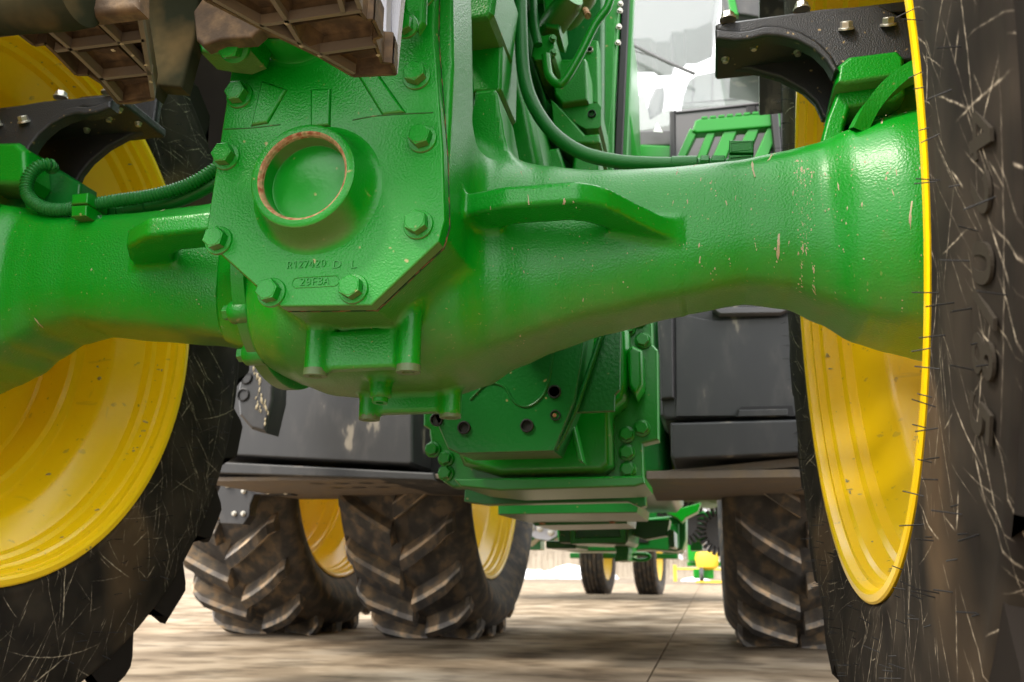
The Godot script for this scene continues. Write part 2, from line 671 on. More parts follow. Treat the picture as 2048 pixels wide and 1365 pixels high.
	m = grain(base(0.9), lumps, 0.3, 0.2)
	m.albedo_texture = noise_map(512, 0.01, 5, 17, [[0.0, Color(0.40, 0.36, 0.31)], [1.0, Color(0.52, 0.48, 0.43)]])
	m.metallic_specular = 0.1
	mats.yard = m
	m = grain(base(0.7), lumps, 3.0, 0.8)
	m.albedo_color = lin(0.82, 0.84, 0.88)
	mats.snow = m
	m = base(0.9)
	m.albedo_color = lin(0.17, 0.14, 0.12)
	mats.bark = m
	m = base(0.95)
	m.albedo_color = lin(0.24, 0.20, 0.15)
	mats.brush = m
	m = base(0.5)
	m.albedo_color = lin(0.75, 0.50, 0.04)
	mats.yellow_plain = m
	for k in ["cast", "cast_tinted", "green", "green_smooth", "dark_green"]:
		mats[k].metallic_specular = 0.46


# ---------- wheels ----------
func tyre_shape(rim: float, wide: float, bulge: float, tread: float, lugs: int, high: float, dir: float, lug_wide: float, col_carcass: Color, col_edge: Color, col_side: Color, segs := 120, flare := 0.0, thick := 1.0) -> Shape:
	# local z is the axle, pointing at the tractor; z = 0 is the edge of the rim lip on that side
	var s := Shape.new()
	var w := wide
	var prof := []
	var half := [Vector2(-0.012, rim - 0.012), Vector2(0.004, rim + 0.006), Vector2(bulge * 0.36, rim + (tread - rim) * 0.11), Vector2(bulge * 0.78, rim + (tread - rim) * 0.28), Vector2(bulge, rim + (tread - rim) * 0.5), Vector2(bulge * 0.86, rim + (tread - rim) * 0.68), Vector2(bulge * 0.5, rim + (tread - rim) * 0.82), Vector2(bulge * 0.05, rim + (tread - rim) * 0.91), Vector2(-0.06, tread - 0.012), Vector2(-w * 0.5, tread)]
	for i in half.size() - 1:
		for j in 3:
			var q: Vector2 = half[i].cubic_interpolate(half[i + 1], half[maxi(i - 1, 0)], half[mini(i + 2, half.size() - 1)], j / 3.0)
			prof.append(q)
	prof.append(half[half.size() - 1])
	var full := prof.duplicate()
	for i in range(prof.size() - 2, -1, -1):
		full.append(Vector2(-w - prof[i].x, prof[i].y))
	full.reverse()
	lathe(s, full, segs, Transform3D(), 60.0, 0.0, TAU, col_carcass)
	# lugs: bars that lean towards the shoulder, left and right in turn
	var inner := w * 0.5 + bulge * 0.4
	for i in lugs:
		for side in [-1.0, 1.0]:
			var start := TAU * (i + (0.5 if side > 0.0 else 0.0)) / lugs
			var rows := []
			var k := 8
			for j in k:
				var u := minf(1.0, float(j) / (k - 2))
				var a := lerpf(0.012, inner - 0.020, u) + (0.018 if j == k - 1 else 0.0)
				var ang: float = start + dir * (u * 0.85 + u * u * 0.15) * lug_wide
				var over := maxf(0.0, a - w * 0.43)
				var r0 := tread - 0.012 - over * over * 7.0
				var r1 := tread + high - over * over * 9.0
				if j == k - 2:
					r1 -= high * 0.1
				if j == k - 1:
					r1 -= high * 0.35
				var foot := 0.02
				var row := []
				var rise := r1 - r0 + foot
				for q in [[-0.072, r0 - foot - 0.004], [-0.046, r0 - foot + rise * 0.2], [-0.032, r1 - rise * 0.2], [-0.024, r1], [0.024, r1], [0.032, r1 - rise * 0.2], [0.046, r0 - foot + rise * 0.2], [0.072, r0 - foot - 0.004]]:
					var th: float = ang + thick * q[0] / tread * (1.0 + flare * u + 0.2 * (1.0 - u))
					row.append(Vector3(cos(th) * q[1], sin(th) * q[1], -w * 0.5 + side * a))
				rows.append(row)
			for j in k - 1:
				for q in 7:
					var p := [rows[j][q], rows[j][q + 1], rows[j + 1][q + 1], rows[j + 1][q]]
					var nn: Vector3 = (p[2] - p[0]).cross(p[3] - p[1]).normalized()
					var mid: Vector3 = (rows[j][0] + rows[j][7] + rows[j + 1][0] + rows[j + 1][7]) * 0.25
					if nn.dot(p[0] + p[2] - mid * 2.0) < 0.0:
						nn = -nn
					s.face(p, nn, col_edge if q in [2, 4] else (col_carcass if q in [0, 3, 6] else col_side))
			for e in [0, k - 1]:
				var nn := Vector3(0, 0, side if e else -side)
				s.face(rows[e], nn, col_side)
	return s


func rim_shape(lip: float, wide: float, deep: float) -> Shape:
	var s := Shape.new()
	var prof := [Vector2(-wide, lip), Vector2(-wide + 0.02, lip - 0.02), Vector2(-wide + 0.05, lip - 0.03), Vector2(-0.06, lip - 0.03), Vector2(-0.012, lip - 0.026), Vector2(-0.006, lip - 0.003), Vector2(0.004, lip), Vector2(0.006, lip - 0.003), Vector2(0.006, lip - 0.012), Vector2(0.002, lip - 0.017), Vector2(-0.012, lip - 0.020), Vector2(-0.022, lip - 0.025), Vector2(-0.03, lip - 0.032), Vector2(-0.055, lip - 0.035), Vector2(-0.062, lip - 0.042), Vector2(-0.078, lip - 0.044), Vector2(-0.088, lip - 0.052), Vector2(-0.12, lip - 0.085), Vector2(-0.135, lip - 0.092), Vector2(-deep + 0.030, lip - 0.097), Vector2(-deep + 0.022, lip - 0.101), Vector2(-deep + 0.019, lip - 0.110), Vector2(-deep + 0.019, lip - 0.122), Vector2(-deep + 0.012, lip - 0.130), Vector2(-deep - 0.045, lip - 0.134), Vector2(-deep - 0.050, lip - 0.14), Vector2(-deep - 0.055, lip * 0.45), Vector2(-deep - 0.02, lip * 0.3), Vector2(-deep + 0.06, lip * 0.26), Vector2(-deep + 0.06, 0.0)]
	lathe(s, prof, 128, Transform3D(), 28.0)
	return s


func wheel(called: String, at: Vector3, inward: float, tyre: Mesh, rim: Mesh, tyre_mat: Material, deep: float, lip: float, label: String, phase := 0.0) -> Node3D:
	var o := holder(called, tractor)
	o.transform = look(at, Vector3(inward, 0, 0)) * Transform3D(Basis(Vector3.BACK, phase), Vector3.ZERO)
	if label:
		tag(o, label)
	part_mesh("tyre", tyre, tyre_mat, o)
	var rim_part := part_mesh("rim", rim, mats.yellow, o)
	if at.z > -1.0:
		# paint rubbed grey where the tyre irons went, and dried spots
		var s := Shape.new()
		for i in 90:
			var a := rng.randf() * TAU
			var z := rng.randf_range(-0.054, -0.032)
			var r := lip - 0.0345
			if i % 3 == 0:
				z = rng.randf_range(-0.17, -0.138)
				r = lip - 0.0945
			var n := Vector3(-cos(a), -sin(a), 0.0)
			drop(s, Vector3(cos(a) * r, sin(a) * r, z), n, rng.randf_range(0.0015, 0.0075), rng.randf_range(0.0012, 0.0045), 0.0005)
		tag(part("scuff_marks", s, mats.scuff, rim_part), "", "", "", "stuff")
	return o


func vent_hairs(tyre: Node3D, rim: float, tread: float, bulge: float) -> void:
	var s := Shape.new()
	for i in 280:
		var a := rng.randf() * TAU
		var u := rng.randf_range(0.02, 0.85)
		var r := lerpf(rim, tread, u)
		var z := bulge * sin(PI * clampf(u, 0.0, 1.0)) * 0.98
		var nn := Vector3(cos(a) * (u - 0.5) * 0.8, sin(a) * (u - 0.5) * 0.8, 1.0).normalized()
		var p := Vector3(cos(a) * r, sin(a) * r, z)
		var lean := Vector3(rng.randf_range(-0.3, 0.3), rng.randf_range(-0.3, 0.3), 0)
		rod(s, p, p + (nn + lean).normalized() * rng.randf_range(0.006, 0.022), 0.0006, 4)
	tag(part("vent_hairs", s, mats.black, tyre), "", "", "", "stuff")


# ---------- the front axle ----------
var arm_rows := []
var bowl_rows := []
var block_edges := []


func axle_tables() -> void:
	# distance from the middle: top, bottom, half depth, squareness
	var t := [[0.0, 0.90, 0.61, 0.10, 3.0], [0.20, 0.898, 0.635, 0.098, 3.0], [0.33, 0.886, 0.660, 0.102, 2.7], [0.44, 0.882, 0.672, 0.102, 2.7], [0.53, 0.884, 0.684, 0.102, 2.7], [0.59, 0.891, 0.674, 0.107, 2.7], [0.635, 0.898, 0.650, 0.112, 2.7], [0.68, 0.908, 0.624, 0.136, 2.7], [0.73, 0.914, 0.610, 0.152, 2.7], [0.78, 0.916, 0.594, 0.157, 2.8], [0.90, 0.916, 0.586, 0.150, 2.8]]
	for i in 96:
		arm_rows.append(table(t, i * 0.01))
	var b := [[-0.25, 0.09], [-0.19, 0.125], [-0.155, 0.165], [-0.10, 0.184], [-0.05, 0.189], [0.10, 0.189], [0.15, 0.176], [0.20, 0.146], [0.26, 0.118], [0.34, 0.09], [0.45, 0.05]]
	for i in 72:
		bowl_rows.append(table(b, -0.25 + i * 0.01)[1])
	var poly := [Vector2(-0.1531, 0.7162), Vector2(-0.0422, 0.6194), Vector2(0.0825, 0.6138), Vector2(0.1747, 0.7001), Vector2(0.1796, 0.9444), Vector2(0.1725, 1.1292), Vector2(-0.1506, 1.1826), Vector2(-0.1383, 0.9768)]
	poly.reverse()
	var area := 0.0
	for i in poly.size():
		area += poly[i].cross(poly[(i + 1) % poly.size()])
	if area < 0.0:
		poly.reverse()
	for i in poly.size():
		var d: Vector2 = (poly[(i + 1) % poly.size()] - poly[i]).normalized()
		var nn := Vector2(d.y, -d.x)
		block_edges.append([nn.x, nn.y, nn.dot(poly[i])])


func seg2(px: float, pz: float, ax: float, az: float, bx: float, bz: float) -> float:
	var dx := bx - ax
	var dz := bz - az
	var u := clampf(((px - ax) * dx + (pz - az) * dz) / (dx * dx + dz * dz), 0.0, 1.0)
	return Vector2(px - ax - dx * u, pz - az - dz * u).length()


func handle_bar(p: Vector3, pts: Array, yc: float, hy: float, hw: float) -> float:
	var d := 1e9
	for i in pts.size() - 1:
		d = minf(d, seg2(p.x, p.z, pts[i].x, pts[i].y, pts[i + 1].x, pts[i + 1].y))
	d -= hw
	var v := absf(p.y - yc) - hy
	return smax(d, v, 0.006)


var right_bar := [Vector2(0.120, 0.11), Vector2(0.155, 0.145), Vector2(0.198, 0.176), Vector2(0.24, 0.186), Vector2(0.32, 0.184), Vector2(0.35, 0.168), Vector2(0.385, 0.134), Vector2(0.42, 0.106), Vector2(0.46, 0.078), Vector2(0.50, 0.05)]
var left_bar := [Vector2(-0.365, 0.06), Vector2(-0.352, 0.115), Vector2(-0.326, 0.158), Vector2(-0.285, 0.182), Vector2(-0.2, 0.186), Vector2(-0.13, 0.16)]


func rbox(p: Vector3, c: Vector3, h: Vector3, r: float) -> float:
	var q := (p - c).abs() - h + Vector3.ONE * r
	return Vector3(maxf(q.x, 0), maxf(q.y, 0), maxf(q.z, 0)).length() + minf(maxf(q.x, maxf(q.y, q.z)), 0.0) - r


func ycyl(p: Vector3, c: Vector3, r: float, y0: float, y1: float) -> float:
	return maxf(Vector2(p.x - c.x, p.z - c.z).length() - r, maxf(y0 - p.y, p.y - y1))


func axle_field(p: Vector3) -> float:
	# arm: a rounded box whose section changes along the axle
	var u := minf(absf(p.x - 0.012) * 100.0, 94.9)
	var i := int(u)
	var f := u - i
	var ra: Array = arm_rows[i]
	var rb: Array = arm_rows[i + 1]
	var top: float = lerpf(ra[1], rb[1], f)
	var low: float = lerpf(ra[2], rb[2], f)
	var hz: float = lerpf(ra[3], rb[3], f)
	var e: float = lerpf(ra[4], rb[4], f)
	# widest at the mould line, drawn in above and below it, cut flat underneath
	var hy := top - 0.772 if p.y > 0.772 else (0.772 - low) * 1.16
	var yy := absf(p.y - 0.772) / hy
	var zz := p.z / hz if p.z > 0.0 else -p.z / (hz * 0.6)
	var d := (pow(pow(yy, e) + pow(zz, e), 1.0 / e) - 1.0) * minf(hy, hz)
	d = smax(d, low - p.y, 0.012)
	if absf(p.x) > 0.52:
		var side := signf(p.x)
		# round swelling of the knuckle housing, and a flat pad under it
		var q := Vector3(p.x - side * 0.80, (p.y - 0.765), p.z * 0.95)
		d = smin(d, q.length() - 0.150, 0.05)
		d = maxf(d, absf(p.x) - 0.86)
	if absf(p.x) < 0.46:
		var b := 1e9
		if p.x > -0.24 and p.x < 0.455:
			var w := clampf((p.x + 0.25) * 100.0, 0.0, 69.9)
			var k := int(w)
			b = (pow(pow(absf(p.y - 0.752), 3.2) + pow(absf(p.z) * (1.0 if p.z > 0.0 else 1.45), 3.2), 0.3125) - lerpf(bowl_rows[k], bowl_rows[k + 1], w - k)) * 0.9
			d = smin(d, b, 0.05)
		# mounting block of the cover
		var c := maxf(p.z - 0.276, lerpf(0.02, 0.17, smoothstep(0.82, 0.92, p.y)) - p.z)
		var g := -1e9
		for q in block_edges:
			g = maxf(g, q[0] * p.x + q[1] * p.y - q[2])
		d = smin(d, smax(g + 0.002, c, 0.005), 0.020)
		# tow bars cast on to the arms
		var taper := smoothstep(0.34, 0.47, p.x)
		d = smin(d, handle_bar(p, right_bar if p.x > 0.0 else left_bar, 0.775 - 0.020 * taper, 0.0150, 0.032 - 0.016 * taper), 0.014)
		if p.y < 0.66:
			# two pairs of bosses with a web between them
			d = smin(d, minf(ycyl(p, Vector3(-0.030, 0, 0.186), 0.0155, 0.553, 0.66), ycyl(p, Vector3(0.101, 0, 0.186), 0.0155, 0.553, 0.66)), 0.012)
			d = smin(d, rbox(p, Vector3(0.035, 0.585, 0.176), Vector3(0.066, 0.026, 0.012), 0.003), 0.010)
			d = smin(d, minf(ycyl(p, Vector3(-0.024, 0, 0.0), 0.0165, 0.524, 0.66), ycyl(p, Vector3(0.105, 0, 0.0), 0.0165, 0.524, 0.66)), 0.010)
			d = smin(d, rbox(p, Vector3(0.04, 0.555, -0.006), Vector3(0.066, 0.024, 0.012), 0.003), 0.008)
			d = smin(d, ycyl(p, Vector3(0.025, 0, 0.085), 0.016, 0.538, 0.60), 0.012)
		if p.x > 0.1 and p.y > 0.8:
			# stop horn standing on the right arm, and the neck beside the cover
			var hx := lerpf(0.042, 0.017, clampf((p.y - 0.87) / 0.14, 0.0, 1.0))
			var horn := maxf(maxf(absf(p.x - 0.174) - hx, absf(p.z - 0.03) - 0.06), p.y - 1.012)
			d = smin(d, horn * 0.96, 0.02)
	return d


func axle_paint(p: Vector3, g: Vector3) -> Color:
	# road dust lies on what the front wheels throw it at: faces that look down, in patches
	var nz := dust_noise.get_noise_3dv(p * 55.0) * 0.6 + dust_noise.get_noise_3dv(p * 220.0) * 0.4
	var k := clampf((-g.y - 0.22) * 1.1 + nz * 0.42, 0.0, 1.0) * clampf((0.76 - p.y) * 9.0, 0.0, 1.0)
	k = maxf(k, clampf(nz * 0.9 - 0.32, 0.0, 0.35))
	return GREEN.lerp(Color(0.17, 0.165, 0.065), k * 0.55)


func front_axle() -> void:
	axle_tables()
	var s := skin(axle_field, Vector3(-0.90, 0.49, -0.27), Vector3(0.90, 1.11, 0.30), 0.0065, axle_paint)
	var axle := part("axle_housing", s, mats.cast_tinted, tractor)
	# threaded holes in the bosses, drain plug
	for at in [Vector3(-0.030, 0.553, 0.186), Vector3(0.101, 0.553, 0.186), Vector3(-0.024, 0.524, 0.0), Vector3(0.105, 0.524, 0.0)]:
		var h := Shape.new()
		lathe(h, [Vector2(-0.008, 0.0158), Vector2(0.0016, 0.0162), Vector2(0.0022, 0.0156), Vector2(0.0022, 0.0090), Vector2(0.0012, 0.0082), Vector2(-0.012, 0.008), Vector2(-0.012, 0.0)], 28)
		part("threaded_boss", h, mats.machined, axle).transform = look(at + Vector3(0, -0.0004, 0), Vector3.DOWN)
		var dark := Shape.new()
		lathe(dark, [Vector2(-0.004, 0.0079), Vector2(-0.004, 0.0)], 20)
		part("hole", dark, mats.black, axle).transform = look(at, Vector3.DOWN)
	var plug := Shape.new()
	lathe(plug, [Vector2(-0.01, 0.0145), Vector2(0.0, 0.0145), Vector2(0.001, 0.0135), Vector2(0.001, 0.012), Vector2(0.008, 0.0115), Vector2(0.009, 0.0105), Vector2(0.009, 0.006), Vector2(0.003, 0.0055), Vector2(0.003, 0.0)], 28)
	part("drain_plug", plug, mats.cast, axle).transform = look(Vector3(0.025, 0.540, 0.085), Vector3(0, -1, 0.12))
	# bolted joint between bowl and left arm
	var fl := Shape.new()
	lathe(fl, [Vector2(-0.012, 0.10), Vector2(-0.012, 0.168), Vector2(-0.010, 0.171), Vector2(0.010, 0.171), Vector2(0.012, 0.168), Vector2(0.012, 0.10)], 96)
	var flange := part("arm_flange", fl, mats.cast, tractor)
	flange.transform = look(Vector3(-0.172, 0.748, 0.0), Vector3.RIGHT)
	for i in 2:
		var a := deg_to_rad(212.0 + i * 26.0)
		var at := Vector3(-0.172, 0.748 + sin(a) * 0.160, -cos(a) * 0.160)
		var lug := Shape.new()
		lathe(lug, [Vector2(-0.020, 0.0), Vector2(-0.020, 0.016), Vector2(-0.018, 0.0175), Vector2(0.009, 0.0175), Vector2(0.011, 0.016), Vector2(0.011, 0.0)], 20)
		part("bolt_boss", lug, mats.cast, flange).transform = flange.transform.affine_inverse() * look(at, Vector3.RIGHT)
		var bt := bolt(flange, at + Vector3(-0.019, 0, 0), Vector3.LEFT, 0.020, 0.013, mats.cast)
		bt.transform = flange.transform.affine_inverse() * bt.transform
	mud_splashes(s, axle)


func mud_splashes(s: Shape, parent: Node3D) -> void:
	# dried drops and runs of mud on the front of the arms
	var o := Shape.new()
	var tries := 0
	var made := 0
	while made < 190 and tries < 60000:
		tries += 1
		var i := rng.randi_range(0, s.v.size() - 1)
		var p := s.v[i]
		var nn := s.n[i]
		if nn.z < 0.25 or p.z < 0.02 or absf(p.x) < 0.2 or (p.x < 0.0 and rng.randf() < 0.8) or (p.y < 0.70 and rng.randf() < 0.75) or (p.x < 0.45 and rng.randf() < 0.6):
			continue
		made += 1
		var wide := rng.randf_range(0.0005, 0.0022) * (1.0 if rng.randf() < 0.85 else 1.7)
		var long := wide * (rng.randf_range(1.0, 2.2) if rng.randf() < 0.6 else rng.randf_range(3.0, 8.0))
		drop(o, p, nn, wide, long, 0.0007)
		for extra in rng.randi_range(0, 3):
			drop(o, p + Vector3(rng.randf_range(-1, 1), rng.randf_range(-2.5, 1.0), 0) * 0.006, nn, wide * rng.randf_range(0.2, 0.6), wide * rng.randf_range(0.2, 0.9), 0.0004)
	for q in [[Vector3(0.6445, 0.8325, 0.1100), Vector3(0.6431, 0.7640, 0.1100), 0.0016, 14], [Vector3(0.6192, 0.8571, 0.1100), Vector3(0.6144, 0.6993, 0.1100), 0.0030, 90], [Vector3(0.6277, 0.8488, 0.1100), Vector3(0.6206, 0.7339, 0.1100), 0.0045, 70], [Vector3(0.6156, 0.7343, 0.1100), Vector3(0.6122, 0.6513, 0.1100), 0.0030, 34], [Vector3(0.6268, 0.6985, 0.1100), Vector3(0.6301, 0.6435, 0.1100), 0.0032, 26], [Vector3(0.7277, 0.7754, 0.1400), Vector3(0.7276, 0.7311, 0.1400), 0.0018, 10], [Vector3(0.5325, 0.8067, 0.1000), Vector3(0.5330, 0.7662, 0.1000), 0.0026, 9], [Vector3(0.5555, 0.7463, 0.1000), Vector3(0.5553, 0.7212, 0.1000), 0.0034, 8], [Vector3(0.3128, 0.7653, 0.2050), Vector3(0.3114, 0.7514, 0.2050), 0.0028, 5]]:
		for i in q[3]:
			var u: float = (i + rng.randf()) / q[3]
			var at: Vector3 = q[0].lerp(q[1], u) + Vector3(rng.randf_range(-1, 1) * q[2] * (2.4 if q[3] > 60 else 0.5), 0, 0.12)
			var steps := 0
			while axle_field(at) > 0.0 and steps < 60:
				at.z -= maxf(0.0008, axle_field(at) * 0.7)
				steps += 1
			if steps >= 60:
				continue
			var e := 0.003
			var g := Vector3(axle_field(at + Vector3(e, 0, 0)) - axle_field(at - Vector3(e, 0, 0)), axle_field(at + Vector3(0, e, 0)) - axle_field(at - Vector3(0, e, 0)), axle_field(at + Vector3(0, 0, e)) - axle_field(at - Vector3(0, 0, e))).normalized()
			drop(o, at, g, q[2] * rng.randf_range(0.3, 1.0), q[2] * rng.randf_range(0.6, 2.2), 0.0006)
	tag(part("mud_splashes", o, mats.splash, parent), "", "", "", "stuff")


func drop(o: Shape, p: Vector3, nn: Vector3, wide: float, long: float, high: float) -> void:
	var x := Vector3(rng.randf_range(-0.25, 0.25), 1.0, 0.05).cross(nn).normalized()
	var y := nn.cross(x)
	var k := 11
	var first := o.v.size()
	o.vert(p + nn * high, nn)
	for j in k:
		var a := TAU * j / k
		var r := rng.randf_range(0.45, 1.25)
		var q := x * cos(a) * wide * r + y * sin(a) * long * r
		o.vert(p + q - nn * 0.0006, (nn + q.normalized() * 0.6).normalized())
	for j in k:
		o.tri(first, first + 1 + j, first + 1 + (j + 1) % k)


func drive_cover() -> void:
	# the bolted cast cover of the differential with its open boss
	var s := Shape.new()
	var outline := [Vector2(-0.1418, 0.7092), Vector2(-0.1420, 0.7382), Vector2(-0.1302, 0.9634), Vector2(-0.1457, 1.1825), Vector2(0.1552, 1.1317), Vector2(0.1575, 0.9786), Vector2(0.1749, 0.8064), Vector2(0.1802, 0.7127), Vector2(0.1735, 0.6847), Vector2(0.0905, 0.6086), Vector2(-0.0289, 0.6140), Vector2(-0.0375, 0.6196)]
	prism(s, outline, 0.2785, 0.300, 0.003, Transform3D(), 20.0)
	var cover := part("drive_cover", s, mats.cast, tractor)
	var gasket := Shape.new()
	prism(gasket, outline.map(func(q): return Vector2((q.x - 0.015) * 1.001 + 0.015, (q.y - 0.82) * 1.001 + 0.82)), 0.2755, 0.2782, 0.0003, Transform3D(), 20.0)
	part("gasket", gasket, mats.seam, cover)
	var boss := Shape.new()
	lathe(boss, [Vector2(0.2998, 0.0885), Vector2(0.3012, 0.0845), Vector2(0.305, 0.080), Vector2(0.311, 0.0760), Vector2(0.318, 0.0732), Vector2(0.328, 0.0705), Vector2(0.338, 0.0690), Vector2(0.3425, 0.0680), Vector2(0.3440, 0.0660), Vector2(0.3440, 0.0590)], 72)
	var centre := Vector3(0.0091, 0.7673, 0.3440)
	var b := part("boss", boss, mats.cast, cover)
	b.position = Vector3(centre.x, centre.y, 0)
	var rust := Shape.new()
	lathe(rust, [Vector2(0.3440, 0.0590), Vector2(0.3430, 0.0570), Vector2(0.3400, 0.0548), Vector2(0.3360, 0.0542)], 72, Transform3D(), 10.0)
	var rs := part("bare_rim", rust, mats.rust, cover)
	rs.position = b.position
	var bore := Shape.new()
	lathe(bore, [Vector2(0.3360, 0.0542), Vector2(0.320, 0.0538), Vector2(0.3165, 0.0528), Vector2(0.316, 0.0508), Vector2(0.3180, 0.041), Vector2(0.3185, 0.0)], 72)
	var bo := part("bore_plug", bore, mats.green, cover)
	bo.position = b.position
	# stiffening ribs and the pivot tube above
	for poly in [[Vector2(-0.0818, 0.9333), Vector2(-0.0428, 0.9152), Vector2(-0.0667, 0.8681), Vector2(-0.0917, 0.8665)], [Vector2(-0.0098, 0.9116), Vector2(0.0199, 0.9096), Vector2(0.0222, 0.8545), Vector2(-0.0056, 0.8546)], [Vector2(0.0463, 0.9392), Vector2(0.0754, 0.9370), Vector2(0.1249, 0.8624), Vector2(0.0929, 0.8617)]]:
		var r := Shape.new()
		prism(r, poly, 0.285, 0.3042, 0.0042)
		part("rib", r, mats.cast, cover)
	var pv := Vector3(-0.0331, 1.0184, 0.3000)
	var tub := Shape.new()
	lathe(tub, [Vector2(0.2995, 0.0725), Vector2(0.301, 0.0655), Vector2(0.303, 0.064), Vector2(0.308, 0.0625), Vector2(0.345, 0.0615), Vector2(0.348, 0.059), Vector2(0.348, 0.050), Vector2(0.330, 0.047)], 64)
	part("pivot_tube", tub, mats.green_smooth, cover).position = Vector3(pv.x, pv.y, 0)
	for at in [Vector3(-0.1124, 0.9147, 0.3020), Vector3(-0.1226, 0.8255, 0.3020), Vector3(-0.1219, 0.7076, 0.3020), Vector3(-0.0416, 0.6329, 0.3020), Vector3(0.0669, 0.6309, 0.3020), Vector3(0.1467, 0.7086, 0.3020), Vector3(0.1476, 0.8238, 0.3020), Vector3(0.1369, 0.9130, 0.3020), Vector3(0.1385, 1.0323, 0.3020)]:
		bolt(cover, Vector3(at.x, at.y, 0.2995), Vector3.BACK, 0.0260, 0.0165, mats.cast)
	for q in [[Vector3(-0.1307, 0.8672, 0.3003), Vector3(-0.0926, 0.8647, 0.3003), Vector3(-0.0496, 0.8652, 0.3003)], [Vector3(0.0520, 0.8607, 0.3003), Vector3(0.0893, 0.8631, 0.3003), Vector3(0.1602, 0.8595, 0.3003)]]:
		piped("mould_line", q, 0.0009, mats.dark_green, cover, 6)
	# cast part numbers, raised
	cast_text("R127420", Vector3(-0.0232, 0.6678, 0.3000), Vector3(0.0278, 0.6670, 0.3000), 0.0095, cover)
	cast_text("D", Vector3(0.0379, 0.6644, 0.3000), Vector3(0.0484, 0.6644, 0.3000), 0.010, cover)
	cast_text("L", Vector3(0.0623, 0.6628, 0.3000), Vector3(0.0694, 0.6629, 0.3000), 0.010, cover)
	cast_text("29F3A", Vector3(-0.0046, 0.6443, 0.3000), Vector3(0.0339, 0.6439, 0.3000), 0.0095, cover)
	var pill := Shape.new()
	var c0 := Vector3(-0.0084, 0.6438, 0.3002)
	var c1 := Vector3(0.0406, 0.6434, 0.3002)
	var loop := []
	for q in 13:
		loop.append(c0 + Vector3(-sin(PI * q / 12.0), cos(PI * q / 12.0), 0) * 0.0066)
	for q in 13:
		loop.append(c1 + Vector3(sin(PI * q / 12.0), -cos(PI * q / 12.0), 0) * 0.0066)
	loop.append(loop[0])
	tube(pill, PackedVector3Array(loop), 0.0007, 6)
	part("raised_outline", pill, mats.cast, cover)


func cast_text(words: String, from: Vector3, to: Vector3, high: float, parent: Node3D) -> void:
	var m := TextMesh.new()
	var font := SystemFont.new()
	font.font_names = PackedStringArray(["Droid Sans Mono"])
	m.font = font
	m.text = words
	m.font_size = 48
	m.pixel_size = high / 36.0
	m.depth = 0.0016
	m.horizontal_alignment = HORIZONTAL_ALIGNMENT_CENTER
	var o := part_mesh("cast_lettering", m, mats.green_smooth, parent)
	var d := (to - from).normalized()
	var wide := m.get_aabb().size.x
	o.transform = Transform3D(Basis(d, Vector3.BACK.cross(d).normalized(), Vector3.BACK), (from + to) * 0.5 + Vector3(0, 0, 0.0006))
	if wide > 0.0:
		o.transform.basis.x *= from.distance_to(to) / wide


# ---------- small builders for cast and pressed parts ----------
func slab(called: String, outline: Array, z0: float, z1: float, mat: Material, parent: Node3D, b := 0.004, smooth := 30.0) -> MeshInstance3D:
	# a plate or casting with this outline facing the camera side, from depth z0 to z1
	var s := Shape.new()
	prism(s, outline, z0, z1, b, Transform3D(), smooth)
	return part(called, s, mat, parent)


func boxed(called: String, lo: Vector3, hi: Vector3, mat: Material, parent: Node3D, b := 0.004) -> MeshInstance3D:
	var s := Shape.new()
	block(s, lo, hi, b)
	return part(called, s, mat, parent)


func piped(called: String, pts: Array, r: float, mat: Material, parent: Node3D, sides := 14) -> MeshInstance3D:
	var s := Shape.new()
	tube(s, path(pts, maxf(0.008, r * 0.8)), r, sides)
	return part(called, s, mat, parent)


func stud(parent: Node3D, at: Vector3, axis: Vector3, r: float, mat: Material, called := "bolt") -> MeshInstance3D:
	return bolt(parent, at, axis, r * 1.6, r * 1.1, mat, called)


func cup(parent: Node3D, at: Vector3, r: float, mat: Material, called := "plug") -> MeshInstance3D:
	var s := Shape.new()
	lathe(s, [Vector2(-0.004, r), Vector2(0.003, r), Vector2(0.004, r * 0.93), Vector2(0.004, r * 0.8), Vector2(-0.002, r * 0.72), Vector2(-0.002, 0.0)], 24)
	var o := part(called, s, mat, parent)
	o.position = at
	return o


# ---------- ribbed guard hanging in front of the axle ----------
func pad(s: Shape, quad: Array, drop: float, share: float) -> void:
	# pocket cast up into the guard between its ribs: quad are its corners at the lower edge
	var mid := Vector3.ZERO
	for q in quad:
		mid += q
	mid /= quad.size()
	var low := []
	for q in quad:
		low.append(q.lerp(mid, share) + Vector3(0, drop, 0))
	s.face(low, Vector3.DOWN)
	var k := quad.size()
	for i in k:
		var j := (i + 1) % k
		var p := [quad[i], quad[j], low[j], low[i]]
		var nn: Vector3 = (p[1] - p[0]).cross(p[3] - p[0]).normalized()
		if nn.dot((p[0] + p[1]) * 0.5 - mid) > 0.0:
			nn = -nn
		s.face(p, nn)


func flat_plate(s: Shape, poly: Array, y0: float, y1: float, b := 0.002) -> void:
	# outline given as points seen from below (x, z)
	var o := []
	for q in poly:
		o.append(Vector2(q.x, -q.z))
	prism(s, o, y0, y1, b, Transform3D(Basis(Vector3.RIGHT, Vector3.FORWARD, Vector3.UP), Vector3.ZERO), 20.0)


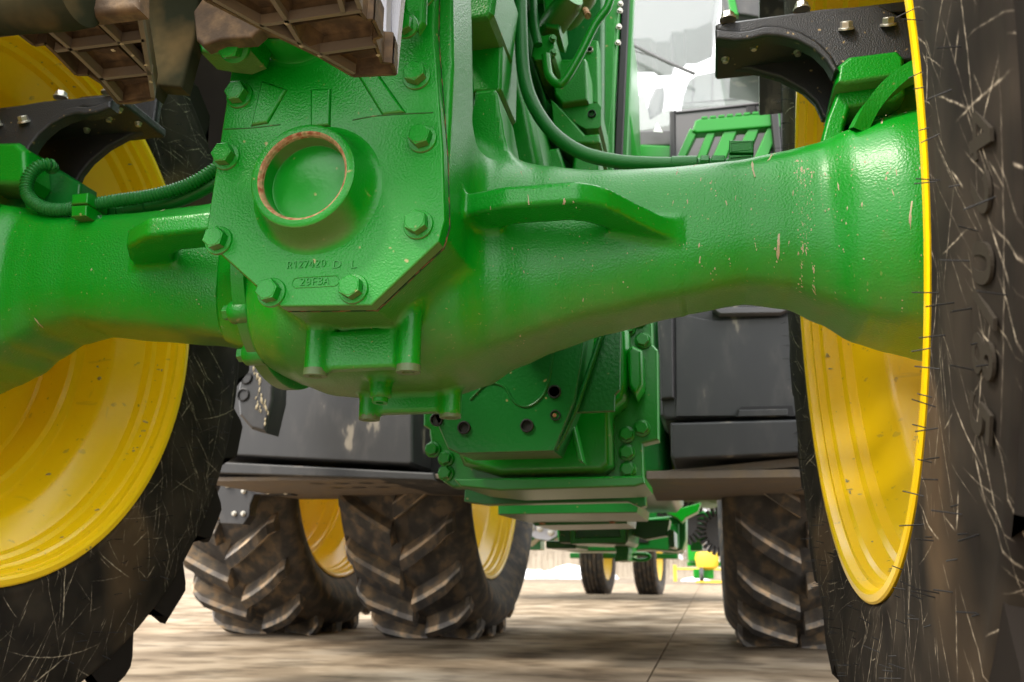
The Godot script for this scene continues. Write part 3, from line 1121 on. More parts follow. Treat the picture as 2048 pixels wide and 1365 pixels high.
func ribbed_guards() -> void:
	var y := 0.87
	for side in 2:
		var g: Node3D
		var outline := [Vector3(-0.2433, 0.8700, 0.5610), Vector3(-0.0836, 0.8700, 0.5565), Vector3(-0.1809, 0.8700, 0.3838), Vector3(-0.2143, 0.8700, 0.3806), Vector3(-0.2305, 0.8700, 0.3839), Vector3(-0.2200, 0.8700, 0.4297), Vector3(-0.2235, 0.8700, 0.4496), Vector3(-0.2376, 0.8700, 0.4525), Vector3(-0.2307, 0.8700, 0.4948), Vector3(-0.2282, 0.8700, 0.5154), Vector3(-0.2425, 0.8700, 0.5154)]
		if side:
			outline = [Vector3(-0.0076, 0.8700, 0.5494), Vector3(-0.0060, 0.8700, 0.5814), Vector3(0.1569, 0.8700, 0.5633), Vector3(0.1419, 0.8700, 0.5001), Vector3(0.1430, 0.8700, 0.4858), Vector3(0.1503, 0.8700, 0.4843), Vector3(0.1478, 0.8700, 0.4534), Vector3(0.1382, 0.8700, 0.4497), Vector3(0.1308, 0.8700, 0.4049), Vector3(0.1415, 0.8700, 0.4007), Vector3(0.1376, 0.8700, 0.3777), Vector3(0.0864, 0.8700, 0.3837), Vector3(0.0649, 0.8700, 0.4297), Vector3(0.0249, 0.8700, 0.4935)]
		var plate := Shape.new()
		flat_plate(plate, outline, y + 0.030, y + 0.042)
		for i in outline.size():
			var e0: Vector3 = outline[i]
			var e1: Vector3 = outline[(i + 1) % outline.size()]
			sweep(plate, PackedVector3Array([e0 + Vector3(0, 0.017, 0), e1 + Vector3(0, 0.017, 0)]), 0.004, 0.036)
		g = part("ribbed_guard", plate, mats.mud_cast, tractor)
		var pads := [[Vector3(-0.2386, 0.8700, 0.5527), Vector3(-0.2138, 0.8700, 0.5522), Vector3(-0.2147, 0.8700, 0.4967), Vector3(-0.2278, 0.8700, 0.4983), Vector3(-0.2257, 0.8700, 0.5169), Vector3(-0.2382, 0.8700, 0.5174)], [Vector3(-0.2055, 0.8700, 0.5533), Vector3(-0.1477, 0.8700, 0.5531), Vector3(-0.1489, 0.8700, 0.4983), Vector3(-0.2104, 0.8700, 0.4989)], [Vector3(-0.1403, 0.8700, 0.5533), Vector3(-0.0883, 0.8700, 0.5523), Vector3(-0.1177, 0.8700, 0.4978), Vector3(-0.1445, 0.8700, 0.4974)],
			[Vector3(-0.2089, 0.8700, 0.4925), Vector3(-0.1516, 0.8700, 0.4929), Vector3(-0.1546, 0.8700, 0.4346), Vector3(-0.2198, 0.8700, 0.4365)], [Vector3(-0.2175, 0.8700, 0.4304), Vector3(-0.1568, 0.8700, 0.4295), Vector3(-0.1804, 0.8700, 0.3886), Vector3(-0.2244, 0.8700, 0.3864)]]
		if side:
			pads = [[Vector3(0.0033, 0.8700, 0.5505), Vector3(0.0579, 0.8700, 0.5475), Vector3(0.0547, 0.8700, 0.4966), Vector3(0.0251, 0.8700, 0.4962)], [Vector3(0.0629, 0.8700, 0.5465), Vector3(0.1312, 0.8700, 0.5454), Vector3(0.1214, 0.8700, 0.5008), Vector3(0.0589, 0.8700, 0.4957)], [Vector3(0.1352, 0.8700, 0.5446), Vector3(0.1492, 0.8700, 0.5448), Vector3(0.1415, 0.8700, 0.5019), Vector3(0.1254, 0.8700, 0.5008)],
				[Vector3(0.0586, 0.8700, 0.4903), Vector3(0.1362, 0.8700, 0.4942), Vector3(0.1469, 0.8700, 0.4814), Vector3(0.1446, 0.8700, 0.4541), Vector3(0.1333, 0.8700, 0.4370), Vector3(0.0671, 0.8700, 0.4344), Vector3(0.0578, 0.8700, 0.4641)], [Vector3(0.0679, 0.8700, 0.4281), Vector3(0.1308, 0.8700, 0.4306), Vector3(0.1289, 0.8700, 0.4032), Vector3(0.1389, 0.8700, 0.3969), Vector3(0.1354, 0.8700, 0.3804), Vector3(0.0884, 0.8700, 0.3855)]]
		for q in pads:
			var s := Shape.new()
			pad(s, q, 0.020, 0.15)
			part("pocket", s, mats.mud_cast, g)
		var ribs := [[Vector3(-0.2384, 0.8660, 0.5586), Vector3(-0.0828, 0.8660, 0.5552)], [Vector3(-0.2254, 0.8660, 0.5021), Vector3(-0.1125, 0.8660, 0.5010)], [Vector3(-0.2151, 0.8660, 0.4401), Vector3(-0.1479, 0.8660, 0.4388)], [Vector3(-0.2054, 0.8660, 0.5591), Vector3(-0.2061, 0.8660, 0.5002), Vector3(-0.2123, 0.8660, 0.4384), Vector3(-0.2223, 0.8660, 0.3906)], [Vector3(-0.1401, 0.8660, 0.5591), Vector3(-0.1425, 0.8660, 0.5012), Vector3(-0.1480, 0.8660, 0.4377)], [Vector3(-0.0818, 0.8660, 0.5567), Vector3(-0.1768, 0.8660, 0.3900)]]
		if side:
			ribs = [[Vector3(0.0274, 0.8660, 0.4999), Vector3(0.1440, 0.8660, 0.5019)], [Vector3(0.0687, 0.8660, 0.4374), Vector3(0.1365, 0.8660, 0.4386)], [Vector3(0.0618, 0.8660, 0.5490), Vector3(0.0585, 0.8660, 0.4990), Vector3(0.0546, 0.8660, 0.4592)], [Vector3(0.1351, 0.8660, 0.5500), Vector3(0.1245, 0.8660, 0.5033)], [Vector3(0.0010, 0.8660, 0.5507), Vector3(0.0274, 0.8660, 0.4999), Vector3(0.0683, 0.8660, 0.4364), Vector3(0.0907, 0.8660, 0.3905)], [Vector3(0.1515, 0.8660, 0.5498), Vector3(0.1443, 0.8660, 0.5053)]]
		for q in ribs:
			var s := Shape.new()
			sweep(s, PackedVector3Array(q.map(func(v): return v + Vector3(0, 0.008, 0))), 0.005, 0.012)
			part("rib", s, mats.brown_plate, g)
		var drops := [Vector3(-0.1364, 0.8620, 0.5072), Vector3(-0.1392, 0.8490, 0.5154), Vector3(-0.1352, 0.8620, 0.4644), Vector3(-0.1384, 0.8620, 0.4847), Vector3(-0.1516, 0.8620, 0.4306)]
		if side:
			drops = [Vector3(0.0604, 0.8620, 0.5045), Vector3(0.0578, 0.8620, 0.4628), Vector3(0.0696, 0.8620, 0.4415), Vector3(0.1361, 0.8620, 0.4290)]
		for q in drops:
			var s := Shape.new()
			drop(s, q, Vector3.DOWN, 0.0028, 0.0028, 0.001)
			part("mud_spot", s, mats.splash, g)
	# pale machined edges standing up on the right guard
	var edge := Shape.new()
	prism(edge, [Vector2(0.0981, 1.0026), Vector2(0.1089, 0.9340), Vector2(0.1152, 0.9325), Vector2(0.1323, 0.9033), Vector2(0.1303, 0.9976)], 0.375, 0.40, 0.002)
	part("machined_edge", edge, mats.grey_metal, tractor)
	edge = Shape.new()
	prism(edge, [Vector2(0.1274, 1.0094), Vector2(0.1319, 0.9131), Vector2(0.1239, 0.9101), Vector2(0.1314, 0.8836), Vector2(0.1388, 0.8721), Vector2(0.1435, 0.9649), Vector2(0.1474, 1.0063)], 0.372, 0.385, 0.002)
	part("machined_edge", edge, mats.grey_metal, tractor)
	# dusty upright between the two, and the beam they hang from
	slab("guard_upright", [Vector2(-0.2345, 1.0770), Vector2(-0.1919, 0.8834), Vector2(-0.1864, 0.8970), Vector2(-0.1530, 0.8909), Vector2(-0.1416, 0.9652), Vector2(-0.1437, 1.0629)], 0.345, 0.37, mats.dusty_green, tractor, 0.004)
	slab("guard_beam", [Vector2(-0.2756, 0.9396), Vector2(-0.0668, 0.9061), Vector2(-0.0590, 0.8429), Vector2(-0.1842, 0.8454), Vector2(-0.2573, 0.8460)], 0.56, 0.585, mats.mud_cast, tractor, 0.006)
	var cone := Shape.new()
	lathe(cone, [Vector2(-0.12, 0.012), Vector2(-0.10, 0.020), Vector2(0.05, 0.034), Vector2(0.07, 0.034), Vector2(0.08, 0.0)], 40)
	part("guard_spindle", cone, mats.dusty_green, tractor).transform = look(Vector3(-0.1849, 0.8551, 0.6000), Vector3(1, 0.05, 0))
	slab("guard_hanger", [Vector2(-0.1288, 0.9794), Vector2(-0.0955, 1.0327), Vector2(-0.0122, 1.0197), Vector2(0.0214, 0.9304), Vector2(-0.0321, 0.9404), Vector2(-0.0445, 0.9296), Vector2(-0.0852, 0.9322), Vector2(-0.1092, 0.9270), Vector2(-0.1199, 0.9368)], 0.375, 0.40, mats.mud_cast, tractor, 0.004)
	slab("pivot_bracket", [Vector2(-0.1513, 0.9716), Vector2(-0.1401, 0.9481), Vector2(-0.1150, 0.9405), Vector2(-0.0876, 0.9340), Vector2(-0.0672, 0.9401), Vector2(-0.0614, 0.9683), Vector2(-0.1421, 0.9793)], 0.31, 0.36, mats.cast, tractor, 0.006)
	bolt(tractor, Vector3(-0.0866, 0.9445, 0.3660), Vector3(0, -0.55, 1), 0.030, 0.02, mats.cast, "pivot_bolt")
	slab("front_support", [Vector2(0.1177, 1.0676), Vector2(0.1251, 0.9921), Vector2(0.1451, 0.9588), Vector2(0.1538, 0.9735), Vector2(0.1533, 1.0620)], 0.31, 0.33, mats.cast, tractor, 0.008)
	bolt(tractor, Vector3(0.1320, 0.9645, 0.3350), Vector3(0, -0.3, 1), 0.022, 0.02, mats.cast, "support_bolt")


# ---------- fender brackets and knuckles at both ends of the axle ----------
func knuckles() -> void:
	for sx in [1.0, -1.0]:
		var mirror := func(pts: Array) -> Array:
			if sx > 0.0:
				return pts
			return pts.map(func(q): return Vector2(0.024 - q.x, q.y))
		var mx := func(v: Vector3) -> Vector3:
			return v if sx > 0.0 else Vector3(0.024 - v.x, v.y, v.z)
		var fb := slab("fender_bracket", mirror.call([Vector2(0.5203, 1.0877), Vector2(0.5245, 1.0991), Vector2(0.5349, 1.1028), Vector2(0.6780, 1.1065), Vector2(0.7535, 1.1023), Vector2(0.8166, 1.0491), Vector2(0.8119, 1.0033), Vector2(0.7046, 1.0088), Vector2(0.6852, 1.0047), Vector2(0.6786, 1.0251), Vector2(0.6637, 1.0467), Vector2(0.6401, 1.0665), Vector2(0.6127, 1.0785), Vector2(0.5916, 1.0823), Vector2(0.5698, 1.0776), Vector2(0.5554, 1.0779), Vector2(0.5225, 1.0874)]), 0.035, 0.06, mats.black_cast, tractor, 0.006)
		slab("rear_web", mirror.call([Vector2(0.5247, 1.1622), Vector2(0.5406, 1.1769), Vector2(0.6970, 1.1809), Vector2(0.8484, 1.1182), Vector2(0.8404, 1.0408), Vector2(0.7131, 1.0084), Vector2(0.6905, 0.9826), Vector2(0.6789, 0.9855), Vector2(0.6706, 1.0133), Vector2(0.6529, 1.0372), Vector2(0.6199, 1.0633), Vector2(0.5749, 1.0840), Vector2(0.5255, 1.0974)]), -0.07, -0.05, mats.black_cast, fb, 0.006)
		slab("arch_flange", mirror.call([Vector2(0.5198, 1.0808), Vector2(0.5545, 1.0728), Vector2(0.5687, 1.0725), Vector2(0.5902, 1.0762), Vector2(0.6110, 1.0734), Vector2(0.6380, 1.0614), Vector2(0.6613, 1.0419), Vector2(0.6784, 1.0170), Vector2(0.6872, 0.9919), Vector2(0.6787, 0.9866), Vector2(0.6697, 1.0085), Vector2(0.6549, 1.0289), Vector2(0.6341, 1.0455), Vector2(0.6085, 1.0563), Vector2(0.5891, 1.0598), Vector2(0.5678, 1.0560), Vector2(0.5466, 1.0571), Vector2(0.5190, 1.0641)]), 0.05, 0.078, mats.black_cast, fb, 0.005, 50.0)
		# plate that closes the top, with a raised cap and the bolts
		var a: Vector3 = mx.call(Vector3(0.5214, 1.0961, 0.0600))
		var b: Vector3 = mx.call(Vector3(0.8178, 1.0409, 0.0600))
		boxed("top_plate", Vector3(minf(a.x, b.x), 1.090, -0.085), Vector3(maxf(a.x, b.x), 1.108, 0.052), mats.black_cast, fb, 0.004)
		for q in [Vector3(0.5393, 1.1026, 0.0620), Vector3(0.6472, 1.1128, 0.0500)]:
			var v: Vector3 = mx.call(q)
			stud(fb, v, Vector3.UP, 0.0105, mats.steel)
		for q in [Vector3(0.7042, 1.0647, 0.0620), Vector3(0.7611, 1.0635, 0.0620)]:
			var v: Vector3 = mx.call(q)
			stud(fb, v, Vector3(0, 0.8, 0.6), 0.0095, mats.steel)
		for q in [Vector3(0.5385, 1.0890, 0.0308), Vector3(0.5364, 1.0890, -0.0212), Vector3(0.5788, 1.0890, 0.0051), Vector3(0.6466, 1.0890, -0.0238)]:
			var v: Vector3 = mx.call(q)
			stud(fb, v, Vector3.DOWN, 0.0055, mats.steel)
		# green steering knuckle below it
		var kn := slab("steering_knuckle", mirror.call([Vector2(0.6807, 0.9731), Vector2(0.6870, 1.0017), Vector2(0.7029, 1.0141), Vector2(0.7667, 1.0155), Vector2(0.7747, 1.0034), Vector2(0.7732, 0.9737), Vector2(0.6924, 0.9693)]), -0.06, 0.075, mats.cast, tractor, 0.007)
		slab("knuckle_web", mirror.call([Vector2(0.6882, 0.9910), Vector2(0.7816, 0.9957), Vector2(0.7766, 0.9582), Vector2(0.7612, 0.9489), Vector2(0.7021, 0.9461), Vector2(0.6918, 0.9188), Vector2(0.6840, 0.8729), Vector2(0.6609, 0.8690), Vector2(0.6560, 0.8928), Vector2(0.6685, 0.9324), Vector2(0.6835, 0.9674)]), -0.08, 0.05, mats.cast, kn, 0.006)
		boxed("kingpin_housing", Vector3(minf(mx.call(Vector3(0.70, 0, 0)).x, mx.call(Vector3(0.90, 0, 0)).x), 0.86, -0.14), Vector3(maxf(mx.call(Vector3(0.70, 0, 0)).x, mx.call(Vector3(0.90, 0, 0)).x), 1.02, 0.01), mats.dark_green, kn, 0.02)
		var arm := Shape.new()
		var bend := []
		for q in [Vector3(0.6985, 0.8825, 0.1000), Vector3(0.7129, 0.9054, 0.1100), Vector3(0.7346, 0.9272, 0.1200), Vector3(0.7602, 0.9436, 0.1250), Vector3(0.7909, 0.9533, 0.1250), Vector3(0.8294, 0.9576, 0.1200)]:
			bend.append(mx.call(q))
		sweep(arm, path(bend, 0.006), 0.020, 0.030, Vector3(0.3, 0.1, 1.0))
		part("steering_arm", arm, mats.cast, tractor)
	# what only the left end shows
	slab("knuckle_lug", [Vector2(-0.7375, 1.0192), Vector2(-0.6673, 1.0139), Vector2(-0.6441, 0.9964), Vector2(-0.6308, 0.9428), Vector2(-0.6396, 0.9251), Vector2(-0.7213, 0.9343)], 0.02, 0.09, mats.cast, tractor, 0.012)
	slab("knuckle_plate", [Vector2(-0.7692, 1.0051), Vector2(-0.7100, 1.0291), Vector2(-0.6189, 0.9812), Vector2(-0.5740, 0.9531), Vector2(-0.5720, 0.9273), Vector2(-0.5846, 0.8926), Vector2(-0.6649, 0.8897), Vector2(-0.7524, 0.9158)], -0.02, 0.03, mats.dark_green, tractor, 0.006)


# ---------- hoses ----------
func hoses() -> void:
	var h := piped("steering_hose", [Vector3(0.1937, 1.3356, -0.0600), Vector3(0.1964, 1.2135, -0.0600), Vector3(0.2022, 1.1246, -0.0600), Vector3(0.2199, 1.0635, -0.0600), Vector3(0.2541, 1.0076, -0.0600), Vector3(0.3016, 0.9681, -0.0600), Vector3(0.3587, 0.9473, -0.0600), Vector3(0.4109, 0.9379, -0.0600), Vector3(0.4472, 0.9336, -0.0600)], 0.0117, mats.hose, tractor, 18)
	for q in [[Vector3(0.4449, 0.9338, -0.0600), Vector3(0.4856, 0.9308, -0.0600), 0.0132, 24], [Vector3(0.4856, 0.9308, -0.0600), Vector3(0.4910, 0.9303, -0.0600), 0.009, 20], [Vector3(0.4903, 0.9312, -0.0600), Vector3(0.5042, 0.9299, -0.0600), 0.0126, 6], [Vector3(0.5042, 0.9299, -0.0600), Vector3(0.5081, 0.9295, -0.0600), 0.009, 20], [Vector3(0.5073, 0.9287, -0.0600), Vector3(0.5280, 0.9268, -0.0600), 0.0132, 6], [Vector3(0.5280, 0.9268, -0.0600), Vector3(0.5999, 0.9199, -0.0600), 0.008, 16]]:
		var s := Shape.new()
		prism(s, ring_points(Vector2.ZERO, q[2], q[3]), 0.0, q[0].distance_to(q[1]), 0.0012, look(q[0], q[1] - q[0]), 25.0)
		part("fitting", s, mats.hose, h)
	slab("connector_block", [Vector2(0.5359, 0.9549), Vector2(0.5726, 0.9512), Vector2(0.5714, 0.9292), Vector2(0.5347, 0.9328)], -0.075, -0.035, mats.hose, h, 0.002)
	slab("connector_block", [Vector2(0.5339, 0.9308), Vector2(0.5705, 0.9272), Vector2(0.5692, 0.9046), Vector2(0.5320, 0.9081)], -0.072, -0.036, mats.hose, h, 0.002)
	var rim := Shape.new()
	for q in [[Vector3(0.5379, 0.9350, -0.0350), Vector3(0.5688, 0.9490, -0.0350)], [Vector3(0.5358, 0.9106, -0.0350), Vector3(0.5666, 0.9246, -0.0350)]]:
		var p := [q[0], Vector3(q[1].x, q[0].y, q[0].z), q[1], Vector3(q[0].x, q[1].y, q[0].z), q[0]]
		tube(rim, PackedVector3Array(p), 0.0008, 5)
	part("raised_frame", rim, mats.hose, h)
	# thinner lines beside the engine
	piped("oil_line", [Vector3(0.1682, 1.4968, -0.3000), Vector3(0.1727, 1.4004, -0.3000), Vector3(0.1812, 1.3408, -0.3000)], 0.0095, mats.hose, tractor)
	piped("oil_line", [Vector3(0.1978, 1.3155, -0.3000), Vector3(0.2039, 1.2691, -0.3000), Vector3(0.2222, 1.2466, -0.3000), Vector3(0.2365, 1.2539, -0.3000), Vector3(0.2673, 1.3066, -0.3000), Vector3(0.2986, 1.3713, -0.3000), Vector3(0.3246, 1.4083, -0.3000), Vector3(0.3355, 1.4477, -0.3000)], 0.0088, mats.green_smooth, tractor)
	# left: corrugated sleeve in its clamp, and a second hose below
	var pts := path([Vector3(-0.6085, 0.9679, 0.0600), Vector3(-0.6043, 0.9688, 0.0750), Vector3(-0.6181, 0.9588, 0.0850), Vector3(-0.6272, 0.9332, 0.0900), Vector3(-0.6203, 0.9051, 0.0900), Vector3(-0.5912, 0.8827, 0.0900), Vector3(-0.5577, 0.8767, 0.0850), Vector3(-0.5240, 0.8814, 0.0800), Vector3(-0.4666, 0.8916, 0.0700), Vector3(-0.3996, 0.9011, 0.0600), Vector3(-0.3432, 0.9205, 0.0500), Vector3(-0.2949, 0.9647, 0.0300)], 0.0011)
	var s := Shape.new()
	var wave := func(i: int) -> float:
		return 0.0104 + 0.0013 * sin(TAU * i * 0.0011 / 0.0052)
	tube(s, pts, wave, 18)
	part("corrugated_hose", s, mats.hose, tractor)
	var cl := slab("hose_clamp", [Vector2(-0.5260, 0.8953), Vector2(-0.4941, 0.8961), Vector2(-0.4929, 0.8756), Vector2(-0.5250, 0.8766)], 0.05, 0.102, mats.green, tractor, 0.003)
	slab("clamp_half", [Vector2(-0.5230, 0.8738), Vector2(-0.4919, 0.8729), Vector2(-0.4898, 0.8526), Vector2(-0.5197, 0.8533)], 0.05, 0.104, mats.green, cl, 0.003)
	slab("clamp_foot", [Vector2(-0.5331, 0.8660), Vector2(-0.4876, 0.8659), Vector2(-0.4720, 0.8496), Vector2(-0.4793, 0.8352), Vector2(-0.5270, 0.8388)], 0.03, 0.08, mats.dark_green, cl, 0.004)
	piped("lower_hose", [Vector3(-0.4767, 0.8950, 0.0300), Vector3(-0.4191, 0.8957, 0.0300), Vector3(-0.3634, 0.9057, 0.0300), Vector3(-0.2984, 0.9420, 0.0200)], 0.0118, mats.hose, tractor)
	for q in [[Vector3(-0.5072, 0.8889, 0.0350), Vector3(-0.4839, 0.8889, 0.0350), 0.0135, 6], [Vector3(-0.4839, 0.8889, 0.0350), Vector3(-0.4705, 0.8896, 0.0350), 0.0115, 6], [Vector3(-0.4706, 0.8905, 0.0350), Vector3(-0.4340, 0.8939, 0.0330), 0.0125, 20]]:
		var f := Shape.new()
		prism(f, ring_points(Vector2.ZERO, q[2], q[3]), 0.0, q[0].distance_to(q[1]), 0.0012, look(q[0], q[1] - q[0]), 25.0)
		part("fitting", f, mats.hose, tractor)


# ---------- frame and engine above the axle ----------
func engine_side() -> void:
	slab("frame_stop", [Vector2(0.0797, 1.2511), Vector2(0.1956, 1.2327), Vector2(0.1857, 1.1401), Vector2(0.1778, 1.1305), Vector2(0.1165, 1.1301), Vector2(0.1066, 1.1369)], -0.05, 0.10, mats.cast, tractor, 0.010)
	slab("frame_rib", [Vector2(0.0702, 1.3143), Vector2(0.1849, 1.2961), Vector2(0.1810, 1.0554), Vector2(0.1761, 1.0497), Vector2(0.1326, 1.0538), Vector2(0.1286, 1.0854), Vector2(0.1094, 1.1720)], -0.10, 0.02, mats.cast, tractor, 0.006)
	slab("frame_side", [Vector2(-0.0439, 1.4558), Vector2(0.1492, 1.4252), Vector2(0.1585, 1.2721), Vector2(0.1970, 1.1228), Vector2(0.2262, 0.9634), Vector2(0.2279, 0.8696), Vector2(0.0166, 0.8858)], -1.4, -0.14, mats.cast, tractor, 0.02)
	slab("frame_neck", [Vector2(0.0453, 1.3337), Vector2(0.1090, 1.3236), Vector2(0.1327, 1.1251), Vector2(0.1344, 0.9602), Vector2(0.1175, 0.9619), Vector2(0.0751, 0.9661)], -0.2, 0.0, mats.dark_green, tractor, 0.006)
	slab("engine_bracket", [Vector2(0.1689, 1.3765), Vector2(0.2069, 1.3785), Vector2(0.2131, 1.3682), Vector2(0.2130, 1.3239), Vector2(0.2067, 1.3166), Vector2(0.1712, 1.3187), Vector2(0.1628, 1.3303)], -0.5, -0.32, mats.cast, tractor, 0.004)
	for q in [Vector3(0.2087, 1.3609, -0.3150), Vector3(0.2097, 1.3281, -0.3150)]:
		stud(tractor, q, Vector3(0.5, 0, 1), 0.007, mats.cast, "bracket_bolt")
	slab("clamp_plate", [Vector2(0.1887, 1.3701), Vector2(0.2647, 1.3640), Vector2(0.2689, 1.3551), Vector2(0.2698, 1.2621), Vector2(0.2144, 1.2590), Vector2(0.1972, 1.2847)], -0.7, -0.40, mats.cast, tractor, 0.006)
	slab("upper_plate", [Vector2(0.2469, 1.4794), Vector2(0.2822, 1.4695), Vector2(0.2819, 1.3076), Vector2(0.2395, 1.3224)], -0.62, -0.50, mats.cast, tractor, 0.004)
	cup(tractor, Vector3(0.2639, 1.4449, -0.4980), 0.0075, mats.steel, "bolt_recess")
	slab("side_casting", [Vector2(0.2177, 1.2651), Vector2(0.2886, 1.2642), Vector2(0.2948, 1.2541), Vector2(0.2941, 1.2119), Vector2(0.2877, 1.2056), Vector2(0.2623, 1.2072), Vector2(0.2389, 1.2237), Vector2(0.2068, 1.2663)], -0.7, -0.42, mats.cast, tractor, 0.006)
	cup(tractor, Vector3(0.2757, 1.2386, -0.4180), 0.0088, mats.black, "bolt_recess")
	slab("lower_casting", [Vector2(0.1886, 1.2774), Vector2(0.2207, 1.2418), Vector2(0.2625, 1.1839), Vector2(0.2918, 1.1831), Vector2(0.2946, 1.1623), Vector2(0.2852, 1.1587), Vector2(0.2308, 1.1665), Vector2(0.1927, 1.2121)], -0.6, -0.40, mats.cast, tractor, 0.006)
	slab("engine_block", [Vector2(0.0885, 1.7511), Vector2(0.2969, 1.7180), Vector2(0.2824, 1.1467), Vector2(0.1160, 1.1618)], -1.3, -0.55, mats.dark_green, tractor, 0.01)
	slab("oil_pan", [Vector2(0.1722, 1.1313), Vector2(0.2135, 1.1338), Vector2(0.2356, 1.0677), Vector2(0.1723, 1.0736)], -0.6, -0.35, mats.cast, tractor, 0.006)
	slab("pan_flange", [Vector2(0.2469, 1.1400), Vector2(0.2937, 1.1286), Vector2(0.2966, 1.0581), Vector2(0.2361, 1.0636)], -0.5, -0.36, mats.cast, tractor, 0.008)
	for q in [[Vector3(0.2207, 1.4330, -0.3400), 0.030], [Vector3(0.2443, 1.4986, -0.4000), 0.035]]:
		var s := Shape.new()
		lathe(s, [Vector2(-0.05, 0.0), Vector2(-0.05, q[1] * 0.8), Vector2(-0.03, q[1]), Vector2(0.03, q[1]), Vector2(0.05, q[1] * 0.8), Vector2(0.05, 0.0)], 28)
		part("filter_housing", s, mats.cast, tractor).transform = look(q[0], Vector3(0.6, 0.3, 0.6))
	slab("valve_body", [Vector2(0.1817, 1.5417), Vector2(0.2142, 1.5366), Vector2(0.2264, 1.4134), Vector2(0.2200, 1.3905), Vector2(0.1904, 1.4005)], -0.42, -0.33, mats.cast, tractor, 0.005)
	piped("copper_end", [Vector3(0.2711, 1.4519, -0.3600), Vector3(0.2798, 1.4223, -0.3400)], 0.007, mats.rust, tractor)
	boxed("hood", Vector3(-0.34, 1.62, -1.75), Vector3(0.30, 2.15, 0.25), mats.green_smooth, tractor, 0.05)
	boxed("front_weight_carrier", Vector3(-0.30, 1.12, 0.30), Vector3(0.30, 1.40, 0.62), mats.green, tractor, 0.02)
	boxed("hood_nose", Vector3(-0.32, 1.42, -0.2), Vector3(0.28, 1.66, 0.30), mats.black_plastic, tractor, 0.03)
	for sx in [-1.0, 1.0]:
		var fd := Shape.new()
		lathe(fd, [Vector2(-0.24, 0.90), Vector2(-0.24, 0.915), Vector2(0.24, 0.915), Vector2(0.25, 0.90), Vector2(0.24, 0.905), Vector2(-0.24, 0.90)], 40, Transform3D(), 30.0, deg_to_rad(40.0), deg_to_rad(150.0))
		part("front_fender", fd, mats.black_plastic, tractor).transform = look(Vector3(0.88 * sx + 0.0, 0.765, 0.0), Vector3.RIGHT)
	# hood side panel with its black seal
	var hood := slab("hood_panel", [Vector2(0.2876, 1.7869), Vector2(0.3367, 1.7790), Vector2(0.3090, 1.3843), Vector2(0.3001, 1.1780), Vector2(0.2738, 1.1804), Vector2(0.2817, 1.3743)], -0.72, -0.60, mats.green_smooth, tractor, 0.006)
	for q in [Vector3(0.3275, 1.6248, -0.5960), Vector3(0.3259, 1.6057, -0.5960), Vector3(0.3226, 1.5622, -0.5960), Vector3(0.3193, 1.5191, -0.5960), Vector3(0.2811, 1.3098, -0.5960), Vector3(0.2804, 1.2714, -0.5960)]:
		stud(hood, q, Vector3(0.2, 0, 1), 0.006, mats.steel)
	slab("panel_rail", [Vector2(0.2793, 1.5902), Vector2(0.3150, 1.5797), Vector2(0.3038, 1.3734), Vector2(0.2866, 1.1972), Vector2(0.2798, 1.1979), Vector2(0.2821, 1.4681)], -0.63, -0.58, mats.green, tractor, 0.004)
	slab("hood_seal", [Vector2(0.3377, 1.7946), Vector2(0.3574, 1.7914), Vector2(0.3179, 1.1857), Vector2(0.2983, 1.1875)], -0.68, -0.62, mats.black, tractor, 0.004)
	slab("hood_edge", [Vector2(0.3543, 1.7997), Vector2(0.3666, 1.7977), Vector2(0.3274, 1.1894), Vector2(0.3136, 1.1907)], -0.66, -0.63, mats.green_smooth, tractor, 0.002)


